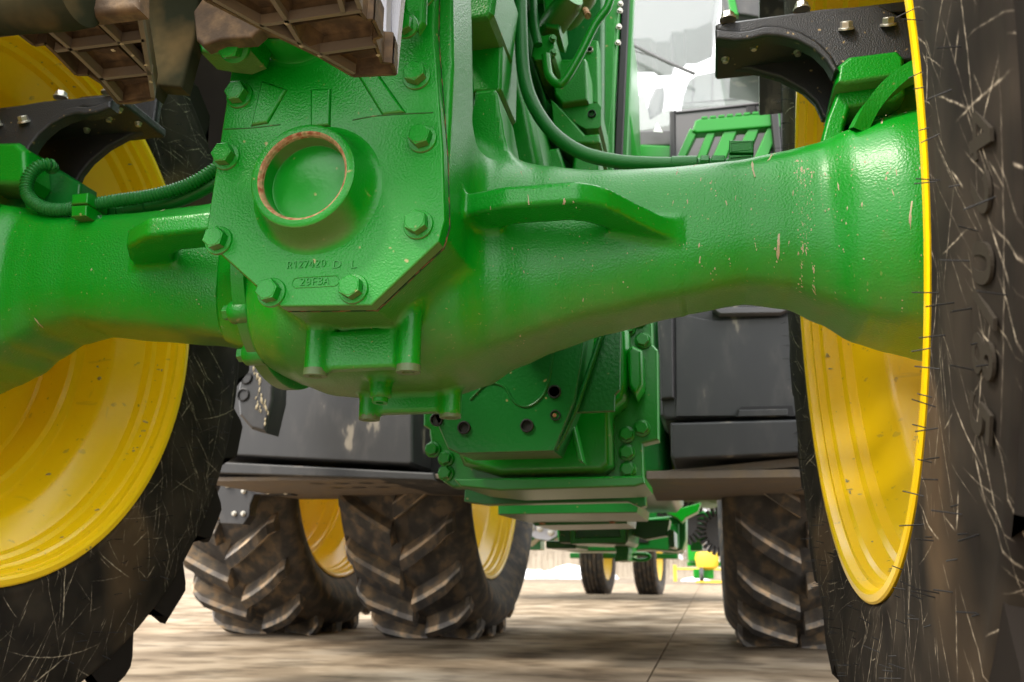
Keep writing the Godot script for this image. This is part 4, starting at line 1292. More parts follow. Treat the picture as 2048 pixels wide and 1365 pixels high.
# ---------- the cab seen over the axle ----------
func cab() -> void:
	slab("cab_sill", [Vector2(0.2201, 1.9309), Vector2(0.4168, 1.9024), Vector2(0.4098, 1.7138), Vector2(0.2155, 1.7309)], -2.1, -1.9, mats.green_smooth, tractor, 0.01)
	slab("cab_base", [Vector2(0.2010, 2.0375), Vector2(0.4117, 2.0243), Vector2(0.4090, 1.9516), Vector2(0.1995, 1.9660)], -2.2, -2.0, mats.grey_plastic, tractor, 0.01)
	slab("windshield", [Vector2(0.2209, 2.7683), Vector2(0.8669, 2.6679), Vector2(0.7986, 2.0549), Vector2(0.2041, 2.0028)], -1.966, -1.96, mats.glass, tractor, 0.001)
	slab("cab_roof_lining", [Vector2(0.1657, 3.2799), Vector2(0.6839, 3.1942), Vector2(0.6055, 2.7588), Vector2(0.5249, 2.7302), Vector2(0.4796, 2.7364), Vector2(0.4699, 2.7218), Vector2(0.4243, 2.7280), Vector2(0.4089, 2.6824), Vector2(0.3400, 2.6862), Vector2(0.3176, 2.7104), Vector2(0.1543, 2.7268)], -2.7, -2.4, mats.lining, tractor, 0.01)
	var seat := slab("seat_back", [Vector2(0.4444, 2.4539), Vector2(0.4563, 2.5168), Vector2(0.4880, 2.5992), Vector2(0.5221, 2.6222), Vector2(0.6355, 2.6353), Vector2(0.7745, 2.6288), Vector2(0.9546, 2.5905), Vector2(0.9857, 2.3932)], -2.9, -2.6, mats.seat_cloth, tractor, 0.015)
	for pts in [[Vector3(0.5113, 2.5892, -2.5970), Vector3(0.4984, 2.4515, -2.5970)], [Vector3(0.6015, 2.6107, -2.5970), Vector3(0.5896, 2.4571, -2.5970)], [Vector3(0.6904, 2.6159, -2.5970), Vector3(0.6960, 2.4609, -2.5970)], [Vector3(0.4640, 2.4714, -2.5970), Vector3(0.8557, 2.4636, -2.5970)]]:
		piped("seam", pts, 0.004, mats.grey_plastic, seat, 6)
	slab("armrest", [Vector2(0.2771, 2.3491), Vector2(0.2991, 2.4617), Vector2(0.3290, 2.5215), Vector2(0.3711, 2.5218), Vector2(0.3696, 2.4798), Vector2(0.3526, 2.3876), Vector2(0.3282, 2.3487)], -2.6, -2.5, mats.lining, tractor, 0.02)
	slab("side_cushion", [Vector2(0.1907, 2.4613), Vector2(0.2833, 2.4454), Vector2(0.3026, 2.3193), Vector2(0.3724, 2.3578), Vector2(0.4069, 2.3693), Vector2(0.4027, 2.2527), Vector2(0.1863, 2.2754)], -2.6, -2.45, mats.seat_cloth, tractor, 0.03)
	piped("grab_handle", [Vector3(0.7291, 2.4457, -2.4000), Vector3(0.7479, 2.4687, -2.4000), Vector3(0.7701, 2.4761, -2.4000), Vector3(0.7865, 2.4589, -2.4000), Vector3(0.7850, 2.4339, -2.4000), Vector3(0.7627, 2.4240, -2.4000), Vector3(0.7294, 2.4507, -2.4000)], 0.012, mats.dark_green, tractor, 8)
	slab("reflected_triangle", [Vector2(0.3377, 1.9973), Vector2(0.3547, 2.0352), Vector2(0.3749, 1.9890)], -1.957, -1.954, mats.white, tractor, 0.0)  # flat white shape that stands for a reflection in the glass
	piped("wiper_arm", [Vector3(0.2623, 2.3676, -1.9000), Vector3(0.3951, 2.2731, -1.9000), Vector3(0.5095, 2.2008, -1.9000)], 0.007, mats.grey_plastic, tractor, 8)
	piped("wiper_blade", [Vector3(0.2616, 2.3402, -1.9000), Vector3(0.3757, 2.2846, -1.9000), Vector3(0.5093, 2.1964, -1.9000)], 0.003, mats.grey_plastic, tractor, 6)
	# black stowage box and the slotted green step guard in front of it
	var bx := slab("stowage_box", [Vector2(0.4115, 2.0176), Vector2(0.4234, 2.0313), Vector2(0.8026, 2.0330), Vector2(0.7990, 1.7574), Vector2(0.4034, 1.7949)], -2.2, -1.85, mats.grey_plastic, tractor, 0.02)
	slab("box_end", [Vector2(0.4061, 2.0197), Vector2(0.4310, 2.0255), Vector2(0.4259, 1.7904), Vector2(0.3998, 1.7929)], -2.2, -1.845, mats.black, bx, 0.008)
	piped("lid_seam", [Vector3(0.4303, 2.0101, -1.8480), Vector3(0.7884, 2.0124, -1.8480)], 0.004, mats.black, bx, 6)
	slab("latch", [Vector2(0.6925, 2.0034), Vector2(0.7272, 2.0037), Vector2(0.7250, 1.9663), Vector2(0.6923, 1.9678)], -1.85, -1.835, mats.black, bx, 0.003)
	var g := slab("step_guard", [Vector2(0.4987, 1.8659), Vector2(0.5165, 1.8719), Vector2(0.7915, 1.8692), Vector2(0.7910, 1.8110), Vector2(0.5035, 1.8141), Vector2(0.4864, 1.8237)], -1.70, -1.65, mats.green_smooth, tractor, 0.008)
	for q in [[Vector2(0.4800, 1.8415), Vector2(0.5074, 1.8268), Vector2(0.4427, 1.7001), Vector2(0.4108, 1.6915)], [Vector2(0.5386, 1.8196), Vector2(0.5700, 1.8202), Vector2(0.5189, 1.6929), Vector2(0.4840, 1.6885)], [Vector2(0.5975, 1.8173), Vector2(0.6460, 1.8201), Vector2(0.5875, 1.6864), Vector2(0.5358, 1.6836)], [Vector2(0.6801, 1.8165), Vector2(0.7211, 1.8180), Vector2(0.6621, 1.6793), Vector2(0.6075, 1.6768)], [Vector2(0.7482, 1.8170), Vector2(0.7888, 1.8166), Vector2(0.7292, 1.6729), Vector2(0.6785, 1.6701)]]:
		slab("bar", q, -1.70, -1.66, mats.green_smooth, g, 0.004)
	for i in 9:
		var q := Vector3(Vector3(0.5200, 1.8715, -1.6500).lerp(Vector3(0.7848, 1.8700, -1.6500), i / 9.0))
		boxed("tread_tooth", q + Vector3(0.002, -0.004, -0.04), q + Vector3(0.024, 0.006, 0.0), mats.green_smooth, g, 0.002)
	slab("cab_pillar", [Vector2(0.7530, 2.0977), Vector2(0.7836, 2.0938), Vector2(0.7839, 1.6374), Vector2(0.7611, 1.6395)], -1.75, -1.62, mats.black, tractor, 0.006)
	slab("cab_frame", [Vector2(0.7918, 2.2135), Vector2(0.8679, 2.2032), Vector2(0.8302, 1.6615), Vector2(0.7871, 1.6656)], -1.9, -1.68, mats.black_plastic, tractor, 0.006)
	slab("roof_visor", [Vector2(0.6257, 2.4974), Vector2(0.9800, 2.4405), Vector2(0.9566, 2.1378), Vector2(0.6911, 2.2352), Vector2(0.6498, 2.2451)], -2.2, -1.6, mats.black_plastic, tractor, 0.01)
	slab("visor_edge", [Vector2(0.6163, 2.4911), Vector2(0.6375, 2.4877), Vector2(0.6697, 2.2313), Vector2(0.6425, 2.2434)], -1.62, -1.59, mats.green, tractor, 0.004)


# ---------- gearbox, tanks and steps under the tractor ----------
func underside() -> void:
	var bell := slab("housing_flange", [Vector2(-0.2056, 0.8381), Vector2(0.2930, 0.9935), Vector2(0.3683, 0.9888), Vector2(0.3680, 0.8251), Vector2(0.3794, 0.8123), Vector2(0.3747, 0.5968), Vector2(0.3376, 0.5882), Vector2(0.3370, 0.4866), Vector2(-0.1211, 0.4912), Vector2(-0.1453, 0.5046), Vector2(-0.1497, 0.5652), Vector2(-0.1785, 0.5865), Vector2(-0.1852, 0.6336), Vector2(-0.2011, 0.6440)], -0.86, -0.80, mats.green, tractor, 0.006)
	slab("housing_body", [Vector2(-0.1353, 0.7166), Vector2(0.1914, 0.8009), Vector2(0.2979, 0.8684), Vector2(0.3159, 0.8433), Vector2(0.3153, 0.7246), Vector2(0.3051, 0.6784), Vector2(0.2726, 0.6493), Vector2(0.2726, 0.5313), Vector2(0.2498, 0.5137), Vector2(0.0149, 0.5100), Vector2(-0.0763, 0.5366), Vector2(-0.1284, 0.6558)], -0.84, -0.72, mats.green, tractor, 0.016, 60.0)
	slab("housing_rib", [Vector2(0.3246, 0.8056), Vector2(0.3471, 0.7927), Vector2(0.3470, 0.7108), Vector2(0.3305, 0.6836), Vector2(0.3131, 0.7119), Vector2(0.3128, 0.7943)], -0.80, -0.715, mats.green, tractor, 0.009, 60.0)
	for q in [Vector3(0.3099, 0.8663, -0.7950), Vector3(0.3449, 0.8348, -0.7950), Vector3(0.3366, 0.6238, -0.7950), Vector3(0.3014, 0.6094, -0.7950), Vector3(0.3004, 0.5673, -0.7950), Vector3(0.3017, 0.5278, -0.7950), Vector3(-0.1717, 0.5832, -0.7950), Vector3(-0.1379, 0.5607, -0.7950), Vector3(-0.1369, 0.5256, -0.7950), Vector3(0.3368, 0.8875, -0.7950)]:
		bolt(bell, q, Vector3.BACK, 0.027, 0.020, mats.green)
	slab("lower_lip", [Vector2(-0.0914, 0.5025), Vector2(0.3444, 0.5038), Vector2(0.3461, 0.4864), Vector2(0.3241, 0.4801), Vector2(0.0200, 0.4742), Vector2(-0.0742, 0.4841)], -1.0, -0.70, mats.green, tractor, 0.005)
	# dark plate with plugged holes, bent up at its right side
	var pl := slab("front_plate", [Vector2(-0.0881, 0.6333), Vector2(-0.0478, 0.7683), Vector2(0.2350, 0.8977), Vector2(0.2509, 0.8087), Vector2(0.2220, 0.6397), Vector2(0.1781, 0.5349), Vector2(-0.0196, 0.5334), Vector2(-0.0459, 0.5443)], -0.62, -0.50, mats.dark_green, tractor, 0.003)
	for q in [Vector3(-0.0722, 0.6058, -0.4980), Vector3(-0.0118, 0.5873, -0.4980), Vector3(0.1223, 0.5881, -0.4980), Vector3(0.1798, 0.6574, -0.4980)]:
		cup(pl, q, 0.0140, mats.black)
	cup(pl, Vector3(0.1817, 0.6084, -0.4985), 0.011, mats.black, "open_hole")
	piped("bolt_stub", [Vector3(0.1795, 0.6096, -0.5050), Vector3(0.1803, 0.6077, -0.4940)], 0.004, mats.rust, pl, 8)
	piped("pressed_edge", [Vector3(-0.0004, 0.6465, -0.4990), Vector3(0.0369, 0.6795, -0.4990), Vector3(0.0726, 0.6718, -0.4990), Vector3(0.0965, 0.6371, -0.4990), Vector3(0.1283, 0.6298, -0.4990), Vector3(0.1618, 0.6624, -0.4990), Vector3(0.1767, 0.7470, -0.4990), Vector3(0.1598, 0.7694, -0.4990)], 0.0025, mats.dark_green, pl, 6)
	slab("bent_wing", [Vector2(0.2131, 0.6233), Vector2(0.2820, 0.8151), Vector2(0.3143, 0.8223), Vector2(0.3088, 0.6696), Vector2(0.2981, 0.6592), Vector2(0.2964, 0.6242)], -0.575, -0.56, mats.dark_green, tractor, 0.002)
	piped("wing_fold", [Vector3(0.1789, 0.5406, -0.5200), Vector3(0.2174, 0.6222, -0.5300), Vector3(0.2775, 0.7965, -0.5400)], 0.006, mats.dark_green, tractor, 8)
	slab("plate_clip", [Vector2(0.1941, 0.6155), Vector2(0.2028, 0.6131), Vector2(0.2235, 0.5236), Vector2(0.2128, 0.5291)], -0.66, -0.60, mats.green, tractor, 0.002)
	# stepped cross plates below the gearbox, one behind the other
	slab("cross_plate", [Vector2(-0.1724, 0.5183), Vector2(0.3195, 0.5134), Vector2(0.3208, 0.4666), Vector2(0.3076, 0.4615), Vector2(0.2740, 0.4773), Vector2(-0.1148, 0.4718), Vector2(-0.1744, 0.4802)], -1.16, -1.10, mats.dark_green, tractor, 0.003)
	slab("cross_plate", [Vector2(-0.1489, 0.4961), Vector2(0.2809, 0.4964), Vector2(0.2742, 0.4672), Vector2(-0.1484, 0.4629)], -1.9, -1.40, mats.dark_green, tractor, 0.003)
	slab("cross_plate", [Vector2(-0.1749, 0.4926), Vector2(0.2050, 0.4982), Vector2(0.2006, 0.4602), Vector2(-0.1288, 0.4536)], -2.3, -1.9, mats.dark_green, tractor, 0.003)
	slab("belly_pan", [Vector2(-0.1040, 0.5100), Vector2(0.2632, 0.5102), Vector2(0.2565, 0.4926), Vector2(-0.0632, 0.4928)], -1.3, -1.0, mats.brown_plate, tractor, 0.003)
	for q in [Vector3(-0.1525, 0.4826, -1.8800), Vector3(-0.0978, 0.4701, -1.8800), Vector3(0.1346, 0.4869, -1.8800), Vector3(0.1520, 0.4731, -1.8800)]:
		stud(tractor, q, Vector3.DOWN, 0.012, mats.rust, "pan_bolt")
	# left: tool box, ledge and perforated belly plate
	var lt := slab("left_tank", [Vector2(-1.3478, 1.2510), Vector2(-0.4779, 1.0403), Vector2(-0.4619, 0.6382), Vector2(-0.4753, 0.6286), Vector2(-1.1087, 0.6692), Vector2(-1.2827, 0.6792)], -2.1, -1.5, mats.black_plastic, tractor, 0.012)
	slab("tank_ledge", [Vector2(-1.2670, 0.6504), Vector2(-1.1523, 0.6503), Vector2(-0.3857, 0.6023), Vector2(-0.3781, 0.5765), Vector2(-1.1480, 0.6092), Vector2(-1.2630, 0.6159)], -2.1, -1.48, mats.black_plastic, tractor, 0.006)
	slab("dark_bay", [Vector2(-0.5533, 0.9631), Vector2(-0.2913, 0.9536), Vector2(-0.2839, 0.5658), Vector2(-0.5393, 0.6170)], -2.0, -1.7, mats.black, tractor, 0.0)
	var bp := Shape.new()
	flat_plate(bp, [Vector3(-1.25, 0, -1.50), Vector3(-0.25, 0, -1.50), Vector3(-0.18, 0, -2.3), Vector3(-1.25, 0, -2.3)], 0.585, 0.60, 0.002)
	var plate := part("belly_plate", bp, mats.brown_plate, tractor)
	for i in 7:
		for j in 2:
			var c := Shape.new()
			var at := Vector3(-0.85 + i * 0.09, 0.5845, -1.62 - j * 0.16)
			lathe(c, [Vector2(0.0, 0.028), Vector2(0.0006, 0.0)], 20)
			part("drain_hole", c, mats.black, plate).transform = look(at, Vector3.DOWN)
	# right: fuel tank with its groove, recessed grip and ledge
	var rt := slab("fuel_tank", [Vector2(0.3581, 1.2215), Vector2(0.9451, 1.1846), Vector2(0.9088, 0.7511), Vector2(0.3615, 0.7595), Vector2(0.3465, 0.7757)], -2.2, -1.5, mats.black_plastic, tractor, 0.012)
	slab("tank_pillar", [Vector2(0.3498, 1.2121), Vector2(0.4038, 1.2087), Vector2(0.3927, 0.8228), Vector2(0.3527, 0.8209)], -1.6, -1.47, mats.black_plastic, rt, 0.006)
	slab("tank_groove", [Vector2(0.3751, 1.1512), Vector2(0.4022, 1.1497), Vector2(0.3934, 0.8279), Vector2(0.3701, 0.8255)], -1.52, -1.4975, mats.black, rt, 0.0)
	slab("panel_field", [Vector2(0.4056, 1.1047), Vector2(0.5138, 1.0740), Vector2(0.7272, 1.0727), Vector2(0.7881, 1.0889), Vector2(0.9349, 1.0841), Vector2(0.9074, 0.7551), Vector2(0.3960, 0.7660)], -1.52, -1.488, mats.black_plastic, rt, 0.004)
	slab("grip_recess", [Vector2(0.5740, 0.7605), Vector2(0.5811, 0.7820), Vector2(0.5965, 0.7925), Vector2(0.7464, 0.7911), Vector2(0.7498, 0.7572)], -1.50, -1.4845, mats.black, rt, 0.001)
	slab("grip", [Vector2(0.5823, 0.7579), Vector2(0.5864, 0.7794), Vector2(0.7298, 0.7783), Vector2(0.7284, 0.7570)], -1.49, -1.47, mats.black_plastic, rt, 0.003)
	slab("tank_step", [Vector2(0.3795, 0.7431), Vector2(0.9024, 0.7445), Vector2(0.8942, 0.6456), Vector2(0.3859, 0.6292), Vector2(0.3772, 0.6385)], -2.2, -1.46, mats.black_plastic, tractor, 0.008)
	slab("tank_cap", [Vector2(0.5214, 1.1051), Vector2(0.5449, 1.0841), Vector2(0.7285, 1.0775), Vector2(0.7713, 1.0977)], -1.50, -1.46, mats.grey_plastic, rt, 0.004)
	var rp := Shape.new()
	flat_plate(rp, [Vector3(0.30, 0, -1.50), Vector3(1.0, 0, -1.50), Vector3(1.0, 0, -2.3), Vector3(0.28, 0, -2.4)], 0.575, 0.60, 0.002)
	part("belly_plate", rp, mats.brown_plate, tractor)
	slab("belly_lip", [Vector2(0.3551, 0.6027), Vector2(0.9032, 0.6502), Vector2(0.9007, 0.6204), Vector2(0.3543, 0.5780)], -1.56, -1.52, mats.brown_plate, tractor, 0.003)
	# left: cab steps with oval holes
	var st := slab("cab_step", [Vector2(-0.9452, 0.9010), Vector2(-0.9237, 0.9293), Vector2(-0.8442, 0.9261), Vector2(-0.8286, 0.9029), Vector2(-0.8236, 0.8041), Vector2(-0.8416, 0.7014), Vector2(-0.8934, 0.7151), Vector2(-0.9385, 0.7602), Vector2(-0.9516, 0.8240)], -1.3, -1.2, mats.black_plastic, tractor, 0.012)
	for q in [Vector3(-0.9217, 0.8773, -1.1990), Vector3(-0.9268, 0.8230, -1.1990)]:
		cup(st, q, 0.021, mats.black, "hole")
	for i in 26:
		var a := Vector3(rng.randf(), 0, 0)
		var q: Vector3 = Vector3(Vector3(-0.8905, 0.9178, -1.1980)).lerp(Vector3(Vector3(-0.8461, 0.7261, -1.1980)), rng.randf()) + Vector3(rng.randf_range(-0.018, 0.018), 0, 0)
		var d := Shape.new()
		drop(d, q, Vector3.BACK, rng.randf_range(0.002, 0.004), rng.randf_range(0.004, 0.016), 0.001)
		part("mud_streak", d, mats.splash, st)
	var up := slab("upper_step", [Vector2(-1.2827, 2.1884), Vector2(-1.0290, 2.1523), Vector2(-0.9559, 1.4073), Vector2(-1.0812, 1.4176), Vector2(-1.1851, 1.8825), Vector2(-1.2437, 2.0246)], -1.2, -1.1, mats.brown_plate, tractor, 0.008)
	for q in [Vector3(-1.1167, 1.9671, -1.0990), Vector3(-1.0884, 1.8950, -1.0990), Vector3(-1.1373, 1.9142, -1.0990), Vector3(-1.0372, 1.7052, -1.0990), Vector3(-1.0378, 1.6581, -1.0990), Vector3(-1.1801, 1.9099, -1.0990)]:
		cup(up, q, 0.012, mats.black, "hole")
	boxed("step_rail", Vector3(-1.0866, 1.7681, -1.1000), Vector3(-0.9735, 1.8155, -1.0600), mats.black, tractor, 0.003)
	boxed("marker", Vector3(-1.0271, 1.7511, -1.0580), Vector3(-1.0169, 1.7738, -1.0550), mats.splash, tractor, 0.001)
	# bracket of the rear fender, with washers
	var br := slab("fender_support", [Vector2(-1.4423, 0.6531), Vector2(-1.3876, 0.6423), Vector2(-1.1882, 0.6280), Vector2(-1.1396, 0.6156), Vector2(-1.1368, 0.5801), Vector2(-1.2978, 0.5814), Vector2(-1.3117, 0.5419), Vector2(-1.3120, 0.4986), Vector2(-1.3349, 0.4634), Vector2(-1.4366, 0.4674), Vector2(-1.4688, 0.5628)], -2.06, -2.0, mats.black_plastic, tractor, 0.004)
	for q in [[Vector3(-1.4145, 0.6281, -1.9950), 0.016], [Vector3(-1.3209, 0.6230, -1.9950), 0.016], [Vector3(-1.3426, 0.5953, -1.9950), 0.009], [Vector3(-1.2349, 0.5924, -1.9950), 0.009], [Vector3(-1.1588, 0.5897, -1.9950), 0.009], [Vector3(-1.3758, 0.5064, -1.9950), 0.009], [Vector3(-1.3363, 0.5062, -1.9950), 0.009]]:
		stud(br, q[0], Vector3.BACK, q[1], mats.steel)
	# rear axle beam and drawbar
	boxed("rear_axle", Vector3(-1.75, 0.72, -3.15), Vector3(1.8, 1.02, -2.75), mats.dark_green, tractor, 0.05)
	boxed("rear_housing", Vector3(-0.30, 0.60, -3.6), Vector3(0.36, 1.2, -1.8), mats.dark_green, tractor, 0.04)
	var db := slab("drawbar_frame", [Vector2(-0.2544, 0.5155), Vector2(0.0974, 0.5152), Vector2(0.0907, 0.4425), Vector2(0.0755, 0.4232), Vector2(-0.2547, 0.4318)], -3.9, -3.2, mats.dark_green, tractor, 0.006)
	slab("hitch_plate", [Vector2(-0.1979, 0.5152), Vector2(-0.1668, 0.5151), Vector2(-0.1674, 0.4550), Vector2(0.0522, 0.4604), Vector2(0.0534, 0.5150), Vector2(0.0838, 0.5150), Vector2(0.0767, 0.4308), Vector2(-0.1935, 0.4249)], -3.5, -3.18, mats.green, db, 0.004)
	slab("drawbar", [Vector2(-0.0249, 0.4390), Vector2(0.0453, 0.4445), Vector2(0.0605, 0.4078), Vector2(0.0537, 0.3504), Vector2(-0.0214, 0.3446), Vector2(-0.0095, 0.3970)], -4.2, -3.6, mats.cast, tractor, 0.01)
	boxed("lift_arm", Vector3(-0.3579, 0.4068, -3.9000), Vector3(-0.1974, 0.4481, -3.4000), mats.dark_green, tractor, 0.006)
	slab("rear_frame", [Vector2(-0.4703, 0.5727), Vector2(0.0093, 0.6094), Vector2(0.3515, 0.6392), Vector2(0.3453, 0.4870), Vector2(0.3247, 0.4266), Vector2(0.2816, 0.4143), Vector2(0.1225, 0.4256), Vector2(-0.0642, 0.4125), Vector2(-0.3809, 0.4109), Vector2(-0.4515, 0.4229)], -4.9, -4.4, mats.dark_green, tractor, 0.01)
	slab("frame_window", [Vector2(0.0334, 0.5410), Vector2(0.1267, 0.5411), Vector2(0.1121, 0.4678), Vector2(0.0377, 0.4676)], -4.41, -4.39, mats.black, tractor, 0.002)
	slab("frame_cheek", [Vector2(0.2548, 0.5733), Vector2(0.3094, 0.5792), Vector2(0.3039, 0.4361), Vector2(0.2376, 0.4299)], -4.5, -4.3, mats.dark_green, tractor, 0.006)
	slab("frame_cheek", [Vector2(-0.4218, 0.5494), Vector2(-0.3330, 0.5555), Vector2(-0.3216, 0.4274), Vector2(-0.4161, 0.4331)], -4.5, -4.3, mats.dark_green, tractor, 0.006)
	slab("chevron_cover", [Vector2(0.2331, 0.6873), Vector2(0.3397, 0.6689), Vector2(0.4473, 0.6979), Vector2(0.4273, 0.6448), Vector2(0.3551, 0.6096), Vector2(0.3303, 0.5801), Vector2(0.3018, 0.6097), Vector2(0.2375, 0.6396)], -4.4, -4.2, mats.green, tractor, 0.004)
	boxed("lift_arm", Vector3(0.3101, 0.4156, -3.9000), Vector3(0.2793, 0.5044, -3.4000), mats.dark_green, tractor, 0.006)
	slab("pto_shield", [Vector2(0.0779, 0.5554), Vector2(0.2873, 0.5602), Vector2(0.2689, 0.4780), Vector2(0.1540, 0.4572), Vector2(0.0814, 0.4829)], -3.7, -3.5, mats.dark_green, tractor, 0.006)
	piped("ring_hitch", [Vector3(0.0453, 0.3755, -3.9000), Vector3(0.0683, 0.3895, -3.9000), Vector3(0.1304, 0.3899, -3.9000), Vector3(0.1525, 0.3762, -3.9000), Vector3(0.1295, 0.3595, -3.9000), Vector3(0.0675, 0.3591, -3.9000), Vector3(0.0453, 0.3755, -3.9000)], 0.010, mats.green_smooth, tractor, 10)


# ---------- behind the tractor ----------
func rib_tyre(r: float, wide: float) -> Mesh:
	var s := Shape.new()
	var p := [Vector2(-wide * 0.5 + 0.02, r * 0.62), Vector2(-wide * 0.5, r * 0.8), Vector2(-wide * 0.5 + 0.008, r * 0.93), Vector2(-wide * 0.42, r * 0.985)]
	for i in 5:
		var a := -wide * 0.36 + i * wide * 0.18
		p.append(Vector2(a - wide * 0.065, r))
		p.append(Vector2(a + wide * 0.065, r))
		if i < 4:
			p.append(Vector2(a + wide * 0.075, r - 0.014))
			p.append(Vector2(a + wide * 0.105, r - 0.014))
	p.append_array([Vector2(wide * 0.42, r * 0.985), Vector2(wide * 0.5 - 0.008, r * 0.93), Vector2(wide * 0.5, r * 0.8), Vector2(wide * 0.5 - 0.02, r * 0.62)])
	lathe(s, p, 56, Transform3D(), 30.0, 0.0, TAU, Color(0.10, 0.088, 0.078))
	return s.mesh()


func plain_rim(r: float, wide: float) -> Mesh:
	var s := Shape.new()
	lathe(s, [Vector2(-wide * 0.4, r * 0.63), Vector2(wide * 0.40, r * 0.63), Vector2(wide * 0.41, r * 0.60), Vector2(wide * 0.25, r * 0.52), Vector2(wide * 0.1, r * 0.46), Vector2(wide * 0.06, r * 0.2), Vector2(wide * 0.2, r * 0.18), Vector2(wide * 0.2, 0.0)], 40)
	return s.mesh()


func planter() -> void:
	# implement coupled behind the tractor: frame, fluted discs, two ribbed transport wheels
	var o := Node3D.new()
	o.name = "towed_planter"
	add_child(o)
	o.position = Vector3(-0.5, 0, -9.0)
	tag(o, "dark green towed planter behind the tractor, on two ribbed tyres with yellow rims", "planter")
	var off := -o.position
	var rt := rib_tyre(0.50, 0.30)
	var rm := plain_rim(0.50, 0.30)
	for x in [-0.93, -0.262]:
		var w := holder("transport_wheel", o)
		w.transform = look(Vector3(x, 0.475, -10.5) + off, Vector3(1, 0, 0.10))
		part_mesh("tyre", rt, mats.dusty_rubber, w)
		part_mesh("rim", rm, mats.yellow_plain, w)
	var put := func(called: String, lo: Vector3, hi: Vector3, mat: Material) -> void:
		boxed(called, lo + off, hi + off, mat, o, 0.01)
	put.call("axle", Vector3(-1.3, 0.44, -10.55), Vector3(0.1, 0.51, -10.45), mats.dark_green)
	put.call("frame_beam", Vector3(-1.9, 0.80, -10.0), Vector3(1.2, 1.0, -9.8), mats.dark_green)
	put.call("frame_beam", Vector3(-1.7, 0.62, -9.2), Vector3(0.9, 0.82, -9.0), mats.dark_green)
	put.call("added_shadow_box", Vector3(-2.2, 0.98, -9.0), Vector3(1.5, 1.9, -7.4), mats.dark_green)  # added bulk, mostly hidden, there to cast a shadow on the slabs
	put.call("tongue", Vector3(-0.35, 0.60, -9.8), Vector3(-0.15, 0.78, -4.6), mats.dark_green)
	for x in [-1.55, -1.15, -0.62, -0.05, 0.35]:
		put.call("row_arm", Vector3(x - 0.07, 0.52, -9.6), Vector3(x + 0.07, 0.86, -9.3), mats.dark_green)
	put.call("side_plate", Vector3(-0.98, 0.50, -8.7), Vector3(-0.72, 0.70, -8.6), mats.dark_green)
	put.call("side_plate", Vector3(0.02, 0.47, -8.5), Vector3(0.22, 0.80, -8.4), mats.dark_green)
	for q in [Vector3(0.2209, 0.7931, -8.0000), Vector3(0.6194, 0.6999, -8.4000)]:
		var s := Shape.new()
		lathe(s, [Vector2(-0.03, 0.05), Vector2(-0.02, 0.17), Vector2(0.0, 0.18), Vector2(0.02, 0.17), Vector2(0.03, 0.05), Vector2(0.03, 0.0)], 40)
		var d := part("fluted_disc", s, mats.black_cast, o)
		d.transform = look(q + off, Vector3(0.35, 0.0, 0.95))
		for i in 26:
			var a := TAU * i / 26.0
			var f := Shape.new()
			tube(f, PackedVector3Array([Vector3(cos(a), sin(a), 0) * 0.155, Vector3(cos(a), sin(a), 0) * 0.255]), 0.022, 7)
			part("flute", f, mats.black_cast, d)
	var bracket := Shape.new()
	prism(bracket, [Vector2(-1.4048, 0.7861), Vector2(-1.0401, 0.7751), Vector2(-1.0298, 0.7134), Vector2(-1.0725, 0.6314), Vector2(-1.1576, 0.5903), Vector2(-1.2857, 0.6105), Vector2(-1.3933, 0.6721)], -8.02, -8.0, 0.004, Transform3D(Basis(), off))
	var gp := part("mounting_plate", bracket, mats.grey_metal, o)
	for q in [Vector3(-1.3324, 0.7182, -7.9900), Vector3(-1.2412, 0.7130, -7.9900), Vector3(-1.1238, 0.6719, -7.9900)]:
		bolt(gp, q + off, Vector3.BACK, 0.05, 0.03, mats.steel)
	for q in [[Vector2(-1.4643, 0.5459), Vector2(-1.2986, 0.6523), Vector2(-1.2766, 0.6312), Vector2(-1.3867, 0.5356)], [Vector2(-1.2326, 0.5573), Vector2(-1.0899, 0.6421), Vector2(-1.0682, 0.6000), Vector2(-1.1340, 0.5367)]]:
		var s := Shape.new()
		prism(s, q, -8.34, -8.3, 0.004, Transform3D(Basis(), off))
		part("ground_opener", s, mats.splash, o)
	# second machine far across the yard
	var p := Node3D.new()
	p.name = "seed_planter"
	add_child(p)
	p.position = Vector3(0.75, 0, -22.0)
	tag(p, "distant green planter with yellow seed hoppers standing across the yard", "planter")
	for i in 3:
		var x := -0.35 + i * 0.95
		var s := Shape.new()
		lathe(s, [Vector2(0.0, 0.14), Vector2(0.06, 0.26), Vector2(0.28, 0.30), Vector2(0.42, 0.26), Vector2(0.45, 0.0)], 24)
		part("seed_hopper", s, mats.yellow_plain, p).transform = look(Vector3(x + 0.05, 0.32, 0.1), Vector3.UP)
		boxed("row_unit", Vector3(x - 0.3, 0.10, -0.3), Vector3(x + 0.2, 0.34, 0.2), mats.green, p, 0.02)
		boxed("press_box", Vector3(x - 0.42, 0.52, -0.2), Vector3(x - 0.14, 0.96, 0.1), mats.green, p, 0.03)
		boxed("lid", Vector3(x - 0.1, 0.76, -0.1), Vector3(x + 0.22, 0.86, 0.2), mats.grey_plastic, p, 0.02)
		var w := Shape.new()
		lathe(w, [Vector2(-0.05, 0.1), Vector2(-0.05, 0.19), Vector2(0.05, 0.19), Vector2(0.05, 0.0)], 24)
		part("gauge_wheel", w, mats.black_plastic, p).transform = look(Vector3(x - 0.1, 0.18, 0.36), Vector3.RIGHT)
	boxed("tool_bar", Vector3(-0.8, 0.40, -0.35), Vector3(2.2, 0.52, -0.2), mats.green, p, 0.02)
	boxed("ground_rail", Vector3(-0.6, 0.0, 0.3), Vector3(2.2, 0.06, 0.5), mats.yellow_plain, p, 0.01)


